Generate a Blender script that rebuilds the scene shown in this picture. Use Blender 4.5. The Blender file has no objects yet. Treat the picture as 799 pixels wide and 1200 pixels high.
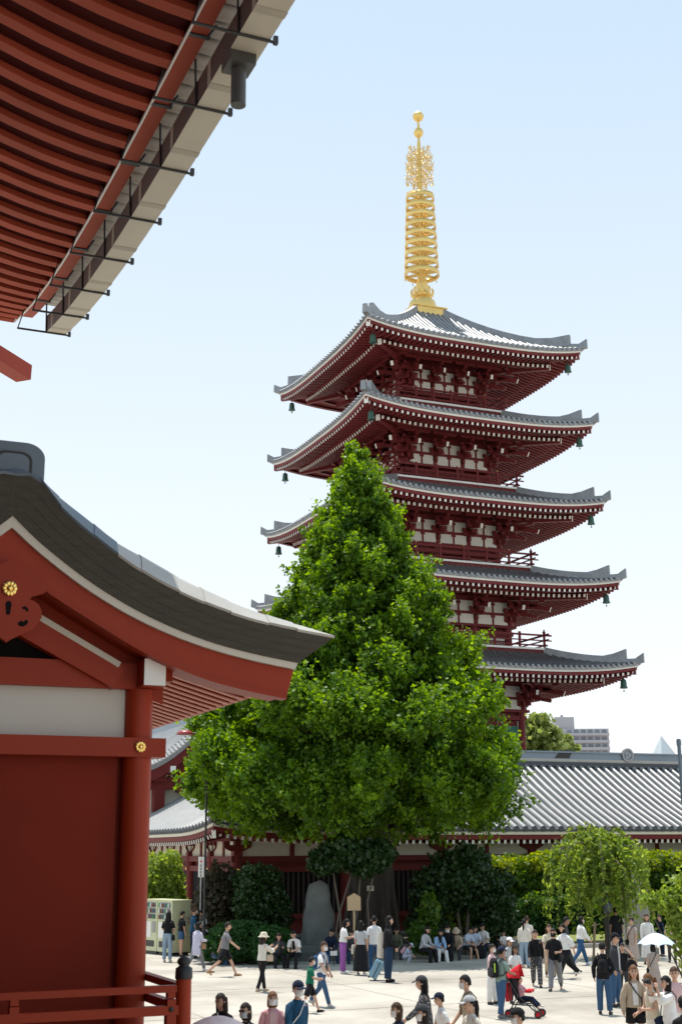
import bpy, bmesh, math, random
import numpy as np
from mathutils import Vector, Matrix
R_ = math.radians
random.seed(7); RNG = np.random.default_rng(7)
S = bpy.context.scene
COL = S.collection

# ------------------------------------------------------------------ camera
# World frame follows the temple precinct: +X along the facades, +Y away from us, Z up.
HC = 3.8
PITCH, YAW, ROLL, FPX = R_(14.3), R_(23.0), R_(0.38), 1558.0
_F = Vector((math.sin(YAW)*math.cos(PITCH), math.cos(YAW)*math.cos(PITCH), math.sin(PITCH)))
_R0 = Vector((math.cos(YAW), -math.sin(YAW), 0)); _U0 = _R0.cross(_F)
_R = _R0*math.cos(ROLL) - _U0*math.sin(ROLL); _U = _U0*math.cos(ROLL) + _R0*math.sin(ROLL)
cam_d = bpy.data.cameras.new('camera'); cam = bpy.data.objects.new('camera', cam_d); COL.objects.link(cam)
cam.matrix_world = Matrix(((_R.x, _U.x, -_F.x, 0), (_R.y, _U.y, -_F.y, 0), (_R.z, _U.z, -_F.z, HC), (0, 0, 0, 1)))
cam_d.sensor_fit = 'VERTICAL'; cam_d.sensor_height = 24.0; cam_d.lens = 24.0*FPX/1200.0
cam_d.clip_start = 0.1; cam_d.clip_end = 5000
S.camera = cam
cam_d.dof.use_dof = True; cam_d.dof.focus_distance = 58.0; cam_d.dof.aperture_fstop = 2.8
EYE = Vector((0, 0, HC))
def ray(x, y): return _F + _R*((x-399.5)/FPX) + _U*((600-y)/FPX)
def at_z(x, y, z): d = ray(x, y); return EYE + d*((z-HC)/d.z)
def at_y(x, y, Y): d = ray(x, y); return EYE + d*(Y/d.y)
def at_d(x, y, D):
    d = ray(x, y); return EYE + d*(D/(d.x*math.sin(YAW)+d.y*math.cos(YAW)))
def screen_dir(a):      # heading: 0 = towards picture right, 90 = away, 180 = left, 270 = towards us
    a = R_(a); r = Vector((math.cos(YAW), -math.sin(YAW))); f = Vector((math.sin(YAW), math.cos(YAW)))
    return r*math.cos(a) + f*math.sin(a)

# ------------------------------------------------------------------ light
SUN_EL = 74.0; sun_h = Vector((-0.05, 1.0)).normalized()
SUN = Vector((sun_h.x*math.cos(R_(SUN_EL)), sun_h.y*math.cos(R_(SUN_EL)), math.sin(R_(SUN_EL))))
w = bpy.data.worlds.new('World'); S.world = w; w.use_nodes = True
nt = w.node_tree; nt.nodes.clear()
out = nt.nodes.new('ShaderNodeOutputWorld'); bg = nt.nodes.new('ShaderNodeBackground')
sky = nt.nodes.new('ShaderNodeTexSky'); sky.sky_type = 'NISHITA'; sky.sun_disc = False
sky.sun_elevation = R_(SUN_EL); sky.sun_rotation = math.atan2(sun_h.x, sun_h.y)
sky.air_density = 1.0; sky.dust_density = 2.2; sky.ozone_density = 1.2; sky.altitude = 0
bg.inputs['Strength'].default_value = 0.15
geo = nt.nodes.new('ShaderNodeTexCoord'); sep = nt.nodes.new('ShaderNodeSeparateXYZ'); nt.links.new(geo.outputs['Generated'], sep.inputs[0])
ramp = nt.nodes.new('ShaderNodeValToRGB'); nt.links.new(sep.outputs[2], ramp.inputs[0])      # hazy spring sky: white low down, pale blue higher up
for pos, c in ((0.0, (6.2, 6.2, 6.1)), (0.14, (6.0, 6.1, 6.05)), (0.36, (4.0, 5.4, 5.9)), (0.62, (2.75, 4.65, 5.6)), (1.0, (1.6, 3.2, 4.6))):
    e = ramp.color_ramp.elements[0] if pos == 0.0 else (ramp.color_ramp.elements[1] if pos == 1.0 else ramp.color_ramp.elements.new(pos))
    e.position = pos; e.color = (*c, 1)
mixs = nt.nodes.new('ShaderNodeMix'); mixs.data_type = 'RGBA'; mixs.inputs[0].default_value = 0.8
nt.links.new(sky.outputs[0], mixs.inputs[6]); nt.links.new(ramp.outputs[0], mixs.inputs[7])
nt.links.new(mixs.outputs[2], bg.inputs[0]); nt.links.new(bg.outputs[0], out.inputs[0])
sl = bpy.data.lights.new('sun', 'SUN'); sl.energy = 4.2; sl.angle = R_(0.5); sl.color = (1.0, 0.955, 0.88)
so = bpy.data.objects.new('sun', sl); COL.objects.link(so); so.rotation_euler = SUN.to_track_quat('Z', 'Y').to_euler()
so.location = SUN*150
S.view_settings.view_transform = 'Standard'; S.view_settings.look = 'None'
S.view_settings.exposure = 0.35; S.view_settings.gamma = 1.0; S.view_settings.use_curve_mapping = False
S.render.engine = 'CYCLES'
S.cycles.max_bounces = 6; S.cycles.transmission_bounces = 4; S.cycles.diffuse_bounces = 4; S.cycles.glossy_bounces = 3

# ------------------------------------------------------------------ materials
MATS = {}
def mat(name, col, rough=0.6, var=0.12, scale=3.0, bump=0.0, bscale=30.0, spec=0.5, metal=0.0, detail=4.0, stretch=None, translucent=0.0):
    if name in MATS: return MATS[name]
    m = bpy.data.materials.new(name); m.use_nodes = True; t = m.node_tree; b = t.nodes['Principled BSDF']
    b.inputs['Roughness'].default_value = rough; b.inputs['Specular IOR Level'].default_value = spec; b.inputs['Metallic'].default_value = metal
    tc = t.nodes.new('ShaderNodeTexCoord'); src = tc.outputs['Object']
    if stretch:
        mp = t.nodes.new('ShaderNodeMapping'); mp.inputs['Scale'].default_value = stretch; t.links.new(src, mp.inputs[0]); src = mp.outputs[0]
    n = t.nodes.new('ShaderNodeTexNoise'); n.inputs['Scale'].default_value = scale; n.inputs['Detail'].default_value = detail
    t.links.new(src, n.inputs['Vector'])
    oi = t.nodes.new('ShaderNodeObjectInfo')
    mul = t.nodes.new('ShaderNodeMath'); mul.operation = 'MULTIPLY_ADD'; mul.inputs[1].default_value = 0.35; t.links.new(oi.outputs['Random'], mul.inputs[0]); t.links.new(n.outputs[0], mul.inputs[2])
    mr = t.nodes.new('ShaderNodeMapRange'); mr.inputs[1].default_value = 0.25; mr.inputs[2].default_value = 1.1
    mr.inputs[3].default_value = 1-var; mr.inputs[4].default_value = 1+var
    t.links.new(mul.outputs[0], mr.inputs[0])
    mx = t.nodes.new('ShaderNodeVectorMath'); mx.operation = 'SCALE'; mx.inputs[0].default_value = col[:3]; t.links.new(mr.outputs[0], mx.inputs['Scale'])
    t.links.new(mx.outputs[0], b.inputs['Base Color'])
    if bump:
        n2 = t.nodes.new('ShaderNodeTexNoise'); n2.inputs['Scale'].default_value = bscale; n2.inputs['Detail'].default_value = 6; t.links.new(src, n2.inputs['Vector'])
        bp = t.nodes.new('ShaderNodeBump'); bp.inputs['Strength'].default_value = bump; bp.inputs['Distance'].default_value = 0.03
        t.links.new(n2.outputs[0], bp.inputs['Height']); t.links.new(bp.outputs[0], b.inputs['Normal'])
    MATS[name] = m; return m
def leaf_mat(name, c0, c1, trans=0.4, rough=0.5):
    m = bpy.data.materials.new(name); m.use_nodes = True; t = m.node_tree; t.nodes.clear()
    o = t.nodes.new('ShaderNodeOutputMaterial'); a = t.nodes.new('ShaderNodeAttribute'); a.attribute_name = 'tint'
    mx = t.nodes.new('ShaderNodeMix'); mx.data_type = 'RGBA'; t.links.new(a.outputs['Fac'], mx.inputs[0])
    mx.inputs[6].default_value = (*c0, 1); mx.inputs[7].default_value = (*c1, 1)
    p = t.nodes.new('ShaderNodeBsdfPrincipled'); p.inputs['Roughness'].default_value = rough; p.inputs['Specular IOR Level'].default_value = 0.35
    tr = t.nodes.new('ShaderNodeBsdfTranslucent'); ms = t.nodes.new('ShaderNodeMixShader'); ms.inputs[0].default_value = trans
    hs = t.nodes.new('ShaderNodeHueSaturation'); hs.inputs['Hue'].default_value = 0.475; hs.inputs['Saturation'].default_value = 1.15; hs.inputs['Value'].default_value = 2.1
    t.links.new(mx.outputs[2], p.inputs['Base Color']); t.links.new(mx.outputs[2], hs.inputs['Color']); t.links.new(hs.outputs[0], tr.inputs['Color'])
    t.links.new(p.outputs[0], ms.inputs[1]); t.links.new(tr.outputs[0], ms.inputs[2]); t.links.new(ms.outputs[0], o.inputs[0])
    MATS[name] = m; return m

RED_P = mat('pagoda_red_paint', (0.17, 0.024, 0.025), 0.55, 0.15, 1.2, spec=0.25)
RED_V = mat('vermilion_paint', (0.295, 0.031, 0.009), 0.45, 0.10, 1.5, bump=0.06, bscale=14, spec=0.22)
RED_W = mat('red_wall_paint', (0.19, 0.017, 0.005), 0.6, 0.22, 0.7, bump=0.05, bscale=30, spec=0.15)
RED_R = mat('rafter_red_paint', (0.37, 0.068, 0.034), 0.6, 0.2, 1.5, spec=0.2)
RED_D = mat('shaded_soffit_red', (0.06, 0.008, 0.006), 0.8, 0.25, 6.0, stretch=(1, 6, 1), spec=0.15)  # darkened so the colour itself gives the shade between the rafters
RED_H = mat('hall_red_wood', (0.15, 0.019, 0.016), 0.6, 0.15, 1.2, spec=0.25)
SHADE = mat('painted_shade_black', (0.012, 0.010, 0.010), 0.9, 0.3, 3.0, spec=0.05)  # near-black colour standing in for shade in the gable and pendant openings
WHITE = mat('white_plaster', (0.74, 0.72, 0.66), 0.75, 0.06, 1.0)
CTRIM = mat('cream_trim_paint', (0.60, 0.54, 0.45), 0.6, 0.06, 2.0, spec=0.2); WPANEL = mat('off_white_panel', (0.56, 0.53, 0.47), 0.8, 0.06, 1.0, spec=0.2)
WPAINT = mat('white_paint', (0.82, 0.80, 0.75), 0.55, 0.05, 2.0)
CREAM = mat('cream_plaster', (0.70, 0.66, 0.55), 0.8, 0.06, 0.7)
TILE = mat('grey_roof_tile', (0.285, 0.29, 0.295), 0.52, 0.28, 2.5, bump=0.2, bscale=6, metal=0.7)
TILE_D = mat('dark_roof_tile', (0.05, 0.057, 0.065), 0.6, 0.25, 2.5)
TILE_S = mat('silvery_roof_tile', (0.295, 0.29, 0.28), 0.34, 0.22, 2.0)
RIDGE = mat('blue_grey_ridge_tile', (0.20, 0.25, 0.30), 0.42, 0.15, 1.0)
GOLD = mat('gold_leaf', (0.86, 0.60, 0.20), 0.40, 0.14, 2.0, metal=0.65)
BRASS = mat('polished_brass', (0.95, 0.66, 0.20), 0.22, 0.08, 8.0, metal=1.0)
GREEN_D = mat('green_door_paint', (0.03, 0.20, 0.15), 0.5, 0.1, 2.0)
BRONZE = mat('green_bronze', (0.035, 0.10, 0.075), 0.5, 0.2, 5.0)
BLACK = mat('black_metal', (0.018, 0.017, 0.017), 0.45, 0.2, 5.0)
DARKIN = mat('dark_window', (0.012, 0.012, 0.014), 0.7, 0.3, 2.0, spec=0.1)
BARK_R = mat('layered_bark_roofing', (0.062, 0.053, 0.038), 0.85, 0.32, 4.0, bump=0.3, bscale=25, stretch=(0.7, 0.7, 5))
COPPER = mat('weathered_metal_roof', (0.42, 0.40, 0.36), 0.42, 0.14, 2.5)
SLATE = mat('blue_grey_metal', (0.13, 0.165, 0.20), 0.5, 0.15, 3.0)
GUT = mat('beige_gutter_metal', (0.50, 0.45, 0.36), 0.55, 0.10, 2.0)
GUT_D = mat('shaded_gutter_side', (0.085, 0.065, 0.055), 0.5, 0.15, 2.0)  # same gutter, its inner side's shade put into a darker colour
DULLG = mat('dull_bronze_metal', (0.055, 0.053, 0.048), 0.45, 0.2, 4.0)
STONE = mat('grey_stone', (0.22, 0.22, 0.21), 0.85, 0.25, 3.0, bump=0.5, bscale=6)
STONE_L = mat('pale_stone', (0.36, 0.35, 0.33), 0.85, 0.2, 2.0, bump=0.3, bscale=8)
BARK = mat('tree_bark', (0.095, 0.075, 0.06), 0.9, 0.35, 5.0, bump=0.8, bscale=8, stretch=(3, 3, 0.6))
WOOD = mat('pale_board_wood', (0.50, 0.36, 0.20), 0.6, 0.12, 6.0, stretch=(1, 1, 8))

# ------------------------------------------------------------------ mesh helpers
class MB:
    def __init__(s): s.v = []; s.f = []; s.m = []; s.sm = []
    def add(s, vs, fs, mi=0, smooth=False):
        o = len(s.v); s.v += [tuple(v) for v in vs]
        for f in fs: s.f.append(tuple(i+o for i in f)); s.m.append(mi); s.sm.append(smooth)
        return s
    def box(s, c, d, mi=0, rot=None):
        x, y, z = d[0]/2, d[1]/2, d[2]/2
        vs = [Vector((a, b, e)) for a in (-x, x) for b in (-y, y) for e in (-z, z)]
        if rot is not None: vs = [rot @ v for v in vs]
        c = Vector(c)
        return s.add([v+c for v in vs], [(0, 1, 3, 2), (4, 6, 7, 5), (0, 4, 5, 1), (2, 3, 7, 6), (0, 2, 6, 4), (1, 5, 7, 3)], mi)
    def bb(s, a, b, mi=0): return s.box([(a[i]+b[i])/2 for i in range(3)], [abs(b[i]-a[i]) for i in range(3)], mi)
    def bar(s, p0, p1, w, h, mi=0, up=(0, 0, 1), endmat=None):
        p0, p1, up = Vector(p0), Vector(p1), Vector(up); d = (p1-p0).normalized(); r = d.cross(up).normalized()*(w/2); u = r.cross(d).normalized()*(h/2)
        q = []
        for p in (p0, p1): q += [p-r-u, p+r-u, p+r+u, p-r+u]
        s.add(q, [(0, 1, 5, 4), (1, 2, 6, 5), (2, 3, 7, 6), (3, 0, 4, 7), (4, 5, 6, 7)], mi)
        return s.add(q[:4], [(3, 2, 1, 0)], mi if endmat is None else endmat)     # p0 end may be painted
    def tube(s, pts, rad, n=8, mi=0, caps=True, smooth=True, ry=1.0):
        pts = [Vector(p) for p in pts]
        if not hasattr(rad, '__len__'): rad = [rad]*len(pts)
        vs = []; ref = None
        for i, p in enumerate(pts):
            d = (pts[min(i+1, len(pts)-1)]-pts[max(i-1, 0)]).normalized()
            if ref is None: ref = Vector((1, 0, 0)) if abs(d.x) < 0.8 else Vector((0, 1, 0))
            a = (ref - d*ref.dot(d)).normalized(); ref = a; b = d.cross(a)
            for k in range(n):
                t = 2*math.pi*k/n; vs.append(p + a*(rad[i]*math.cos(t)) + b*(rad[i]*ry*math.sin(t)))
        fs = [(i*n+k, i*n+(k+1) % n, (i+1)*n+(k+1) % n, (i+1)*n+k) for i in range(len(pts)-1) for k in range(n)]
        s.add(vs, fs, mi, smooth)
        if caps: s.add(vs[:n], [tuple(range(n-1, -1, -1))], mi); s.add(vs[-n:], [tuple(range(n))], mi)
        return s
    def lathe(s, prof, n=16, c=(0, 0, 0), mi=0, smooth=True, caps=True):
        vs = [(c[0]+r*math.cos(2*math.pi*k/n), c[1]+r*math.sin(2*math.pi*k/n), c[2]+z) for r, z in prof for k in range(n)]
        fs = [(i*n+k, i*n+(k+1) % n, (i+1)*n+(k+1) % n, (i+1)*n+k) for i in range(len(prof)-1) for k in range(n)]
        s.add(vs, fs, mi, smooth)
        if not caps: return s
        if prof[0][0] > 1e-4: s.add(vs[:n], [tuple(range(n-1, -1, -1))], mi)
        if prof[-1][0] > 1e-4: s.add(vs[-n:], [tuple(range(n))], mi)
        return s
    def prism(s, poly, fn, d0, d1, mi=0, side=None):
        """poly: 2D points, fn(a, b, d) -> 3D; solid between depth d0 and d1"""
        n = len(poly); A = [fn(a, b, d0) for a, b in poly]; B = [fn(a, b, d1) for a, b in poly]
        s.add(A, [tuple(range(n))], mi); s.add(B, [tuple(range(n-1, -1, -1))], mi)
        return s.add(A+B, [(i, i+n, (i+1) % n+n, (i+1) % n) for i in range(n)], mi if side is None else side)
    def strip(s, A, B, mi=0, smooth=False):
        n = len(A); return s.add(list(A)+list(B), [(i, i+1, n+i+1, n+i) for i in range(n-1)], mi, smooth)
    def sweep(s, loops, mi=0, smooth=False, caps=True):
        n = len(loops[0]); vs = [p for l in loops for p in l]
        s.add(vs, [(i*n+k, i*n+(k+1) % n, (i+1)*n+(k+1) % n, (i+1)*n+k) for i in range(len(loops)-1) for k in range(n)], mi, smooth)
        if caps: s.add(loops[0], [tuple(range(n-1, -1, -1))], mi); s.add(loops[-1], [tuple(range(n))], mi)
        return s
    def grid(s, fn, nu, nv, mi=0, smooth=True):
        return s.add([fn(i/nu, j/nv) for j in range(nv+1) for i in range(nu+1)],
                     [(j*(nu+1)+i, j*(nu+1)+i+1, (j+1)*(nu+1)+i+1, (j+1)*(nu+1)+i) for j in range(nv) for i in range(nu)], mi, smooth)
    def ball(s, c, r, n=10, m=7, mi=0, sc=(1, 1, 1)):
        c = Vector(c); vs = []
        for j in range(m+1):
            t = math.pi*j/m
            for k in range(n): p = 2*math.pi*k/n; vs.append((c.x+r*sc[0]*math.sin(t)*math.cos(p), c.y+r*sc[1]*math.sin(t)*math.sin(p), c.z+r*sc[2]*math.cos(t)))
        return s.add(vs, [(j*n+k, (j+1)*n+k, (j+1)*n+(k+1) % n, j*n+(k+1) % n) for j in range(m) for k in range(n)], mi, True)
    def mesh(s, name, mats, off=None):
        me = bpy.data.meshes.new(name)
        v = s.v if off is None else [(a-off[0], b-off[1], c-off[2]) for a, b, c in s.v]
        me.from_pydata(v, [], s.f)
        for m in (mats if isinstance(mats, (list, tuple)) else [mats]): me.materials.append(m)
        me.polygons.foreach_set('material_index', s.m); me.polygons.foreach_set('use_smooth', s.sm)
        me.update(); return me
    def build(s, name, mats, parent=None, local=False):
        off = None
        if parent is not None and not local: off = ORIG.get(parent.name, (0, 0, 0))
        return link(name, s.mesh(name, mats, off), parent)
ORIG = {}
def link(name, me, parent=None, loc=None, rz=0):
    o = bpy.data.objects.new(name, me); COL.objects.link(o)
    if parent is not None: o.parent = parent; ORIG[o.name] = ORIG.get(parent.name, (0, 0, 0))
    if loc is not None: o.location = loc
    if rz: o.rotation_euler = (0, 0, rz)
    return o
def tag(o, label=None, cat=None, group=None, kind=None):
    if label: o['label'] = label
    if cat: o['category'] = cat
    if group: o['group'] = group
    if kind: o['kind'] = kind
    return o
def thing(name, label, cat, loc=(0, 0, 0), group=None, rz=0):
    o = bpy.data.objects.new(name, None); COL.objects.link(o); o.location = loc; o.rotation_euler = (0, 0, rz)
    o.empty_display_size = 0.3; ORIG[o.name] = tuple(loc)
    return tag(o, label, cat, group)
def struct(name, mb, m, kind='structure'): return tag(mb.build(name, m), kind=kind)
def stuff(o): o['kind'] = 'stuff'; return o
def copies(o, rots, parent, name=None):
    """alike pieces that share one mesh, turned about the thing's axis"""
    res = []
    for r in rots:
        c = o.copy(); COL.objects.link(c); c.parent = parent; c.rotation_euler = (0, 0, o.rotation_euler.z + r); ORIG[c.name] = ORIG.get(parent.name, (0, 0, 0)); res.append(c)
    return res
def lerp(a, b, t): return a+(b-a)*t
# ------------------------------------------------------------------ ground
g = MB(); g.grid(lambda a, b: (-900+1800*a, -700+2200*b, 0), 8, 8, 0, False)
GROUND = bpy.data.materials.new('pale_concrete'); GROUND.use_nodes = True
def _ground():
    t = GROUND.node_tree; b = t.nodes['Principled BSDF']; b.inputs['Roughness'].default_value = 0.85; b.inputs['Specular IOR Level'].default_value = 0.25
    tc = t.nodes.new('ShaderNodeTexCoord')
    n1 = t.nodes.new('ShaderNodeTexNoise'); n1.inputs['Scale'].default_value = 0.22; n1.inputs['Detail'].default_value = 7; n1.inputs['Roughness'].default_value = 0.65
    n2 = t.nodes.new('ShaderNodeTexNoise'); n2.inputs['Scale'].default_value = 9; n2.inputs['Detail'].default_value = 5
    for n in (n1, n2): t.links.new(tc.outputs['Object'], n.inputs['Vector'])
    r = t.nodes.new('ShaderNodeValToRGB'); r.color_ramp.elements[0].position = 0.34; r.color_ramp.elements[0].color = (0.315, 0.28, 0.235, 1)
    r.color_ramp.elements[1].position = 0.58; r.color_ramp.elements[1].color = (0.49, 0.445, 0.38, 1)
    t.links.new(n1.outputs[0], r.inputs[0])
    mr = t.nodes.new('ShaderNodeMapRange'); mr.inputs[3].default_value = 0.88; mr.inputs[4].default_value = 1.1; t.links.new(n2.outputs[0], mr.inputs[0])
    s = t.nodes.new('ShaderNodeVectorMath'); s.operation = 'SCALE'; t.links.new(r.outputs[0], s.inputs[0]); t.links.new(mr.outputs[0], s.inputs['Scale'])
    t.links.new(s.outputs[0], b.inputs['Base Color'])
_ground()
struct('ground', g, GROUND)
jm = mat('joint_filler', (0.29, 0.26, 0.22), 0.9)
j = MB()
for U in (4, 10, 16, 22, 28, 34, 40, 46): j.bb((U-.012, 14, 0.001), (U+.012, 46.6, 0.005))
for V in (20, 26, 32, 38, 44): j.bb((-2, V-.012, 0.006), (50, V+.012, 0.009))
struct('paving_joints', j, jm)
# garden bed in front of the long hall, with a low stone kerb people sit on
BED_V = 47.2
KERB_L = []
soil = mat('garden_soil', (0.075, 0.06, 0.04), 0.95, 0.3, 2, bump=0.5)
b = MB(); b.bb((15.6, BED_V+.3, 0.0), (33.3, 56.2, .22)); b.bb((33.3, BED_V+1.9, 0), (60, 56.2, .20))
struct('garden_soil', b, soil)
grass_m = mat('dry_bright_grass', (0.20, 0.22, 0.055), 0.9, 0.25, 3, bump=0.5)
b = MB(); b.bb((29.6, BED_V+.45, .1), (33.29, BED_V+4.2, .25)); b.bb((33.31, BED_V+1.95, .1), (40, BED_V+4.2, .23))
struct('lawn', b, grass_m)
k = thing('stone_kerb', 'low grey stone kerb along the garden bed where people sit', 'kerb', (24, BED_V, 0))
U = 15.6
me = MB().bb((0, 0, 0), (1.16, .34, .40)).mesh('kerb_block', STONE)
while U < 28.5:
    link('kerb_block', me, k, (U-24, 0, 0)); U += 1.18
me = MB().bb((0, 0, 0), (1.16, .2, .16)).mesh('edging_block', STONE_L)
while U < 33:
    link('edging_block', me, k, (U-24, .1, 0)); U += 1.18
while U < 48:
    link('edging_block', me, k, (U-24, 1.75, 0)); U += 1.18

# ------------------------------------------------------------------ five-storey pagoda
PC0 = Vector((37.26, 73.68, 0.0)); PK = 1.09            # the pagoda stands a little farther off and is that much larger
PC = tuple(EYE+(PC0-EYE)*PK)
pag = thing('pagoda', 'tall dark red five-storey pagoda with grey tiled roofs and a golden spire', 'pagoda', PC); pag.scale = (PK, PK, PK)
H4 = [0, math.pi/2, math.pi, 3*math.pi/2]; VIS = [0, -math.pi/2]     # the -Y face is built, the -X face is its copy
def zy(y): return HC + 82.35*math.tan(PITCH + math.atan((600-y)/FPX))
TIERS = [  # corner z, half side, body half, balcony half, floor z
    (34.32, 7.46, 2.50, 3.75, 30.85), (29.40, 7.80, 2.85, 4.30, 25.72), (24.38, 8.12, 3.15, 4.80, 20.62), (19.48, 8.58, 3.52, 5.22, 15.55), (14.37, 9.10, 3.95, None, 8.2)]
UPT = 0.55
def pag_tier(i):
    zc, a, h, bh, zf = TIERS[i]
    ze = zc-UPT                                   # tile edge height at mid eave
    if i == 0: b_, zt = 1.05, zy(374)
    else: b_, zt = TIERS[i-1][3]-.15, TIERS[i-1][4]-.32
    E = lambda s, k=1.0: ze + UPT*k*abs(s)**3.2
    def surf(s, t, up=0.0):
        wv = a+(b_-a)*t; gt = (0.55*t+.45*t*t) if i == 0 else (.72*t+.28*t*t)
        return Vector((s*wv, -wv, ze+(zt-ze)*gt+UPT*abs(s)**3.2*(1-t)**2+up))
    # --- tiled roof
    m = MB(); m.grid(lambda u, v: surf(2*u-1, v), 28, 8, 0)
    m.strip([surf(-1+2*q/28, 0)-Vector((0, 0, .13)) for q in range(29)], [surf(-1+2*q/28, 0) for q in range(29)], 0)
    m.strip([surf(-1+2*q/28, 0)+Vector((0, .45, -.13)) for q in range(29)], [surf(-1+2*q/28, 0)-Vector((0, 0, .13)) for q in range(29)], 0)
    roof = m.build('roof', TILE, pag, True); copies(roof, H4[1:], pag)
    m = MB(); nx = int(2*a/.36)
    for q in range(nx+1):
        x = -a+.12+(2*a-.24)*q/nx
        tm = min(1.0, (a-abs(x))/(a-b_)-.01)
        if tm < .04: continue
        pts = [surf(max(-1, min(1, x/(a+(b_-a)*tt))), tt, .05) for tt in [tm*e/5 for e in range(6)]]
        pts[0] = pts[0]+Vector((0, -.04, 0))
        vs = []
        for p in pts:
            for e in range(5): an = math.pi*e/4; vs.append(p+Vector((.095*math.cos(an), 0, .075*math.sin(an)-.03)))
        m.add(vs, [(e*5+f, e*5+f+1, e*5+f+6, e*5+f+5) for e in range(5) for f in range(4)], 0, True)
        p = pts[0]; m.add([p+Vector((.10*math.cos(6.283*e/8), -.012, .10*math.sin(6.283*e/8)-.03)) for e in range(8)], [tuple(range(8))], 0)
    r = stuff(m.build('tile_ribs', TILE, roof, True)); [stuff(c) for c in copies(r, H4[1:], roof)]
    # --- hip ridges with two upturned ends
    def ridge(t0, t1, hh, tip):
        lo = []
        for e in range(9):
            t = lerp(t0, t1, e/8); p = surf(1, t); kick = tip*max(0, 1-e/2.2)**1.7
            p = p + Vector((.0, 0, kick)); out_ = Vector((1, -1, 0)).normalized(); sd = Vector((1, 1, 0)).normalized()
            if e == 0: p += out_*.18
            wd = .17
            lo.append([p-sd*wd-Vector((0, 0, .12+kick*.6)), p+sd*wd-Vector((0, 0, .12+kick*.6)), p+sd*wd*.8+Vector((0, 0, hh)), p-sd*wd*.8+Vector((0, 0, hh))])
        return lo
    m = MB(); m.sweep(ridge(-.005, .2 if i else .13, .24, .30)); m.sweep(ridge(.17 if i else .11, 1.0, .40, .42))
    r = m.build('hip_ridge', TILE, roof, True); copies(r, H4[1:], roof)
    # --- eave boards, rafters, soffit
    def line(d, dz, k=1.0, n=28): return [Vector(((-1+2*q/n)*(a-d), -(a-d), E(-1+2*q/n, k)+dz)) for q in range(n+1)]
    def board(m, d, z0, z1, th, mi):
        A, B = line(d, z0), line(d, z1); A2 = [p+Vector((0, th, 0)) for p in A]
        m.strip(A, B, mi); m.strip(A2, A, mi)
    m = MB(); board(m, .10, -.25, -.13, .3, 1); board(m, .16, -.43, -.25, .3, 0)
    board(m, 1.30, -.52, -.30, .25, 0)
    A = line(.16, -.36); B = line(1.5, -.14); m.strip(A, B, 0)                       # boards over the flying rafters
    A = line(1.3, -.45); B = [Vector((p.x*(h/(a-1.3)), -h, ze+.45)) for p in A]; m.strip(A, B, 0)
    r = m.build('eave_boards', [RED_P, WPAINT], pag, True); copies(r, VIS[1:] + [H4[1], H4[2]], pag)
    m = MB(); n = int(2*(a-.4)/.35)
    for q in range(n+1):
        x = -(a-.4)+2*(a-.4)*q/n; s = x/a
        yi = max(a-1.6, abs(x)+.05)
        if yi < a-.25:
            p0 = Vector((x, -(a-.22), E(s)-.53)); p1 = Vector((x, -yi, E(s)-.53+.14*(a-.22-yi)))
            m.bar(p0, p1, .13, .16, 0, endmat=1)
        if abs(x) < a-1.6:
            yi = max(h, abs(x)+.05); y0 = a-1.42
            p0 = Vector((x, -y0, E(s, .85)-.62)); p1 = Vector((x, -yi, ze+.34 - .0*(yi-h) - .24*(yi-h) if yi > h else ze+.34))
            p1.z = lerp(p0.z, ze+.30, (y0-yi)/(y0-h))
            m.bar(p0, p1, .15, .18, 0, endmat=1)
    r = stuff(m.build('rafters', [RED_P, WPAINT], pag, True)); [stuff(c) for c in copies(r, VIS[1:] + [H4[1]], pag)]
    # --- corner beams
    m = MB(); q = (a-.20); m.bar((q, -q, zc-.52), (h, -h, ze+.12), .26, .34, 0, endmat=1); q = a-1.55; m.bar((q, -q, zc-.98), (h, -h, ze-.12), .26, .36, 0, endmat=1)
    r = m.build('corner_beam', [RED_P, WPAINT], pag, True); copies(r, H4[1:], pag)
    # --- body
    zd = zc-2.62                                   # top of the columns
    st = MB(); st.bb((-h+.12, -h+.12, zf-.4), (h-.12, h-.12, zc+.2)); body = st.build('storey_wall', RED_P, pag, True)
    cme = MB().lathe([(.24, zf-.3), (.24, zd)], 12).mesh('column', RED_P)
    xs = [-h, -h/3, h/3, h]
    for x in xs: link('column', cme, body, (x, -h, 0))
    for x in xs[1:]: link('column', cme, body, (-h, -x, 0))
    m = MB(); m.bb((-h-.45, -h-.30, zd), (h+.45, -h+.26, zd+.16)); m.bb((-h-.3, -h-.16, zd-.46), (h+.3, -h+.16, zd-.2))
    m.bb((-h-.2, -h-.12, zf+.75), (h+.2, -h+.12, zf+.93))
    r = m.build('wall_beam', RED_P, body, True); copies(r, VIS[1:], body)
    wz0 = zd-.5
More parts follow.
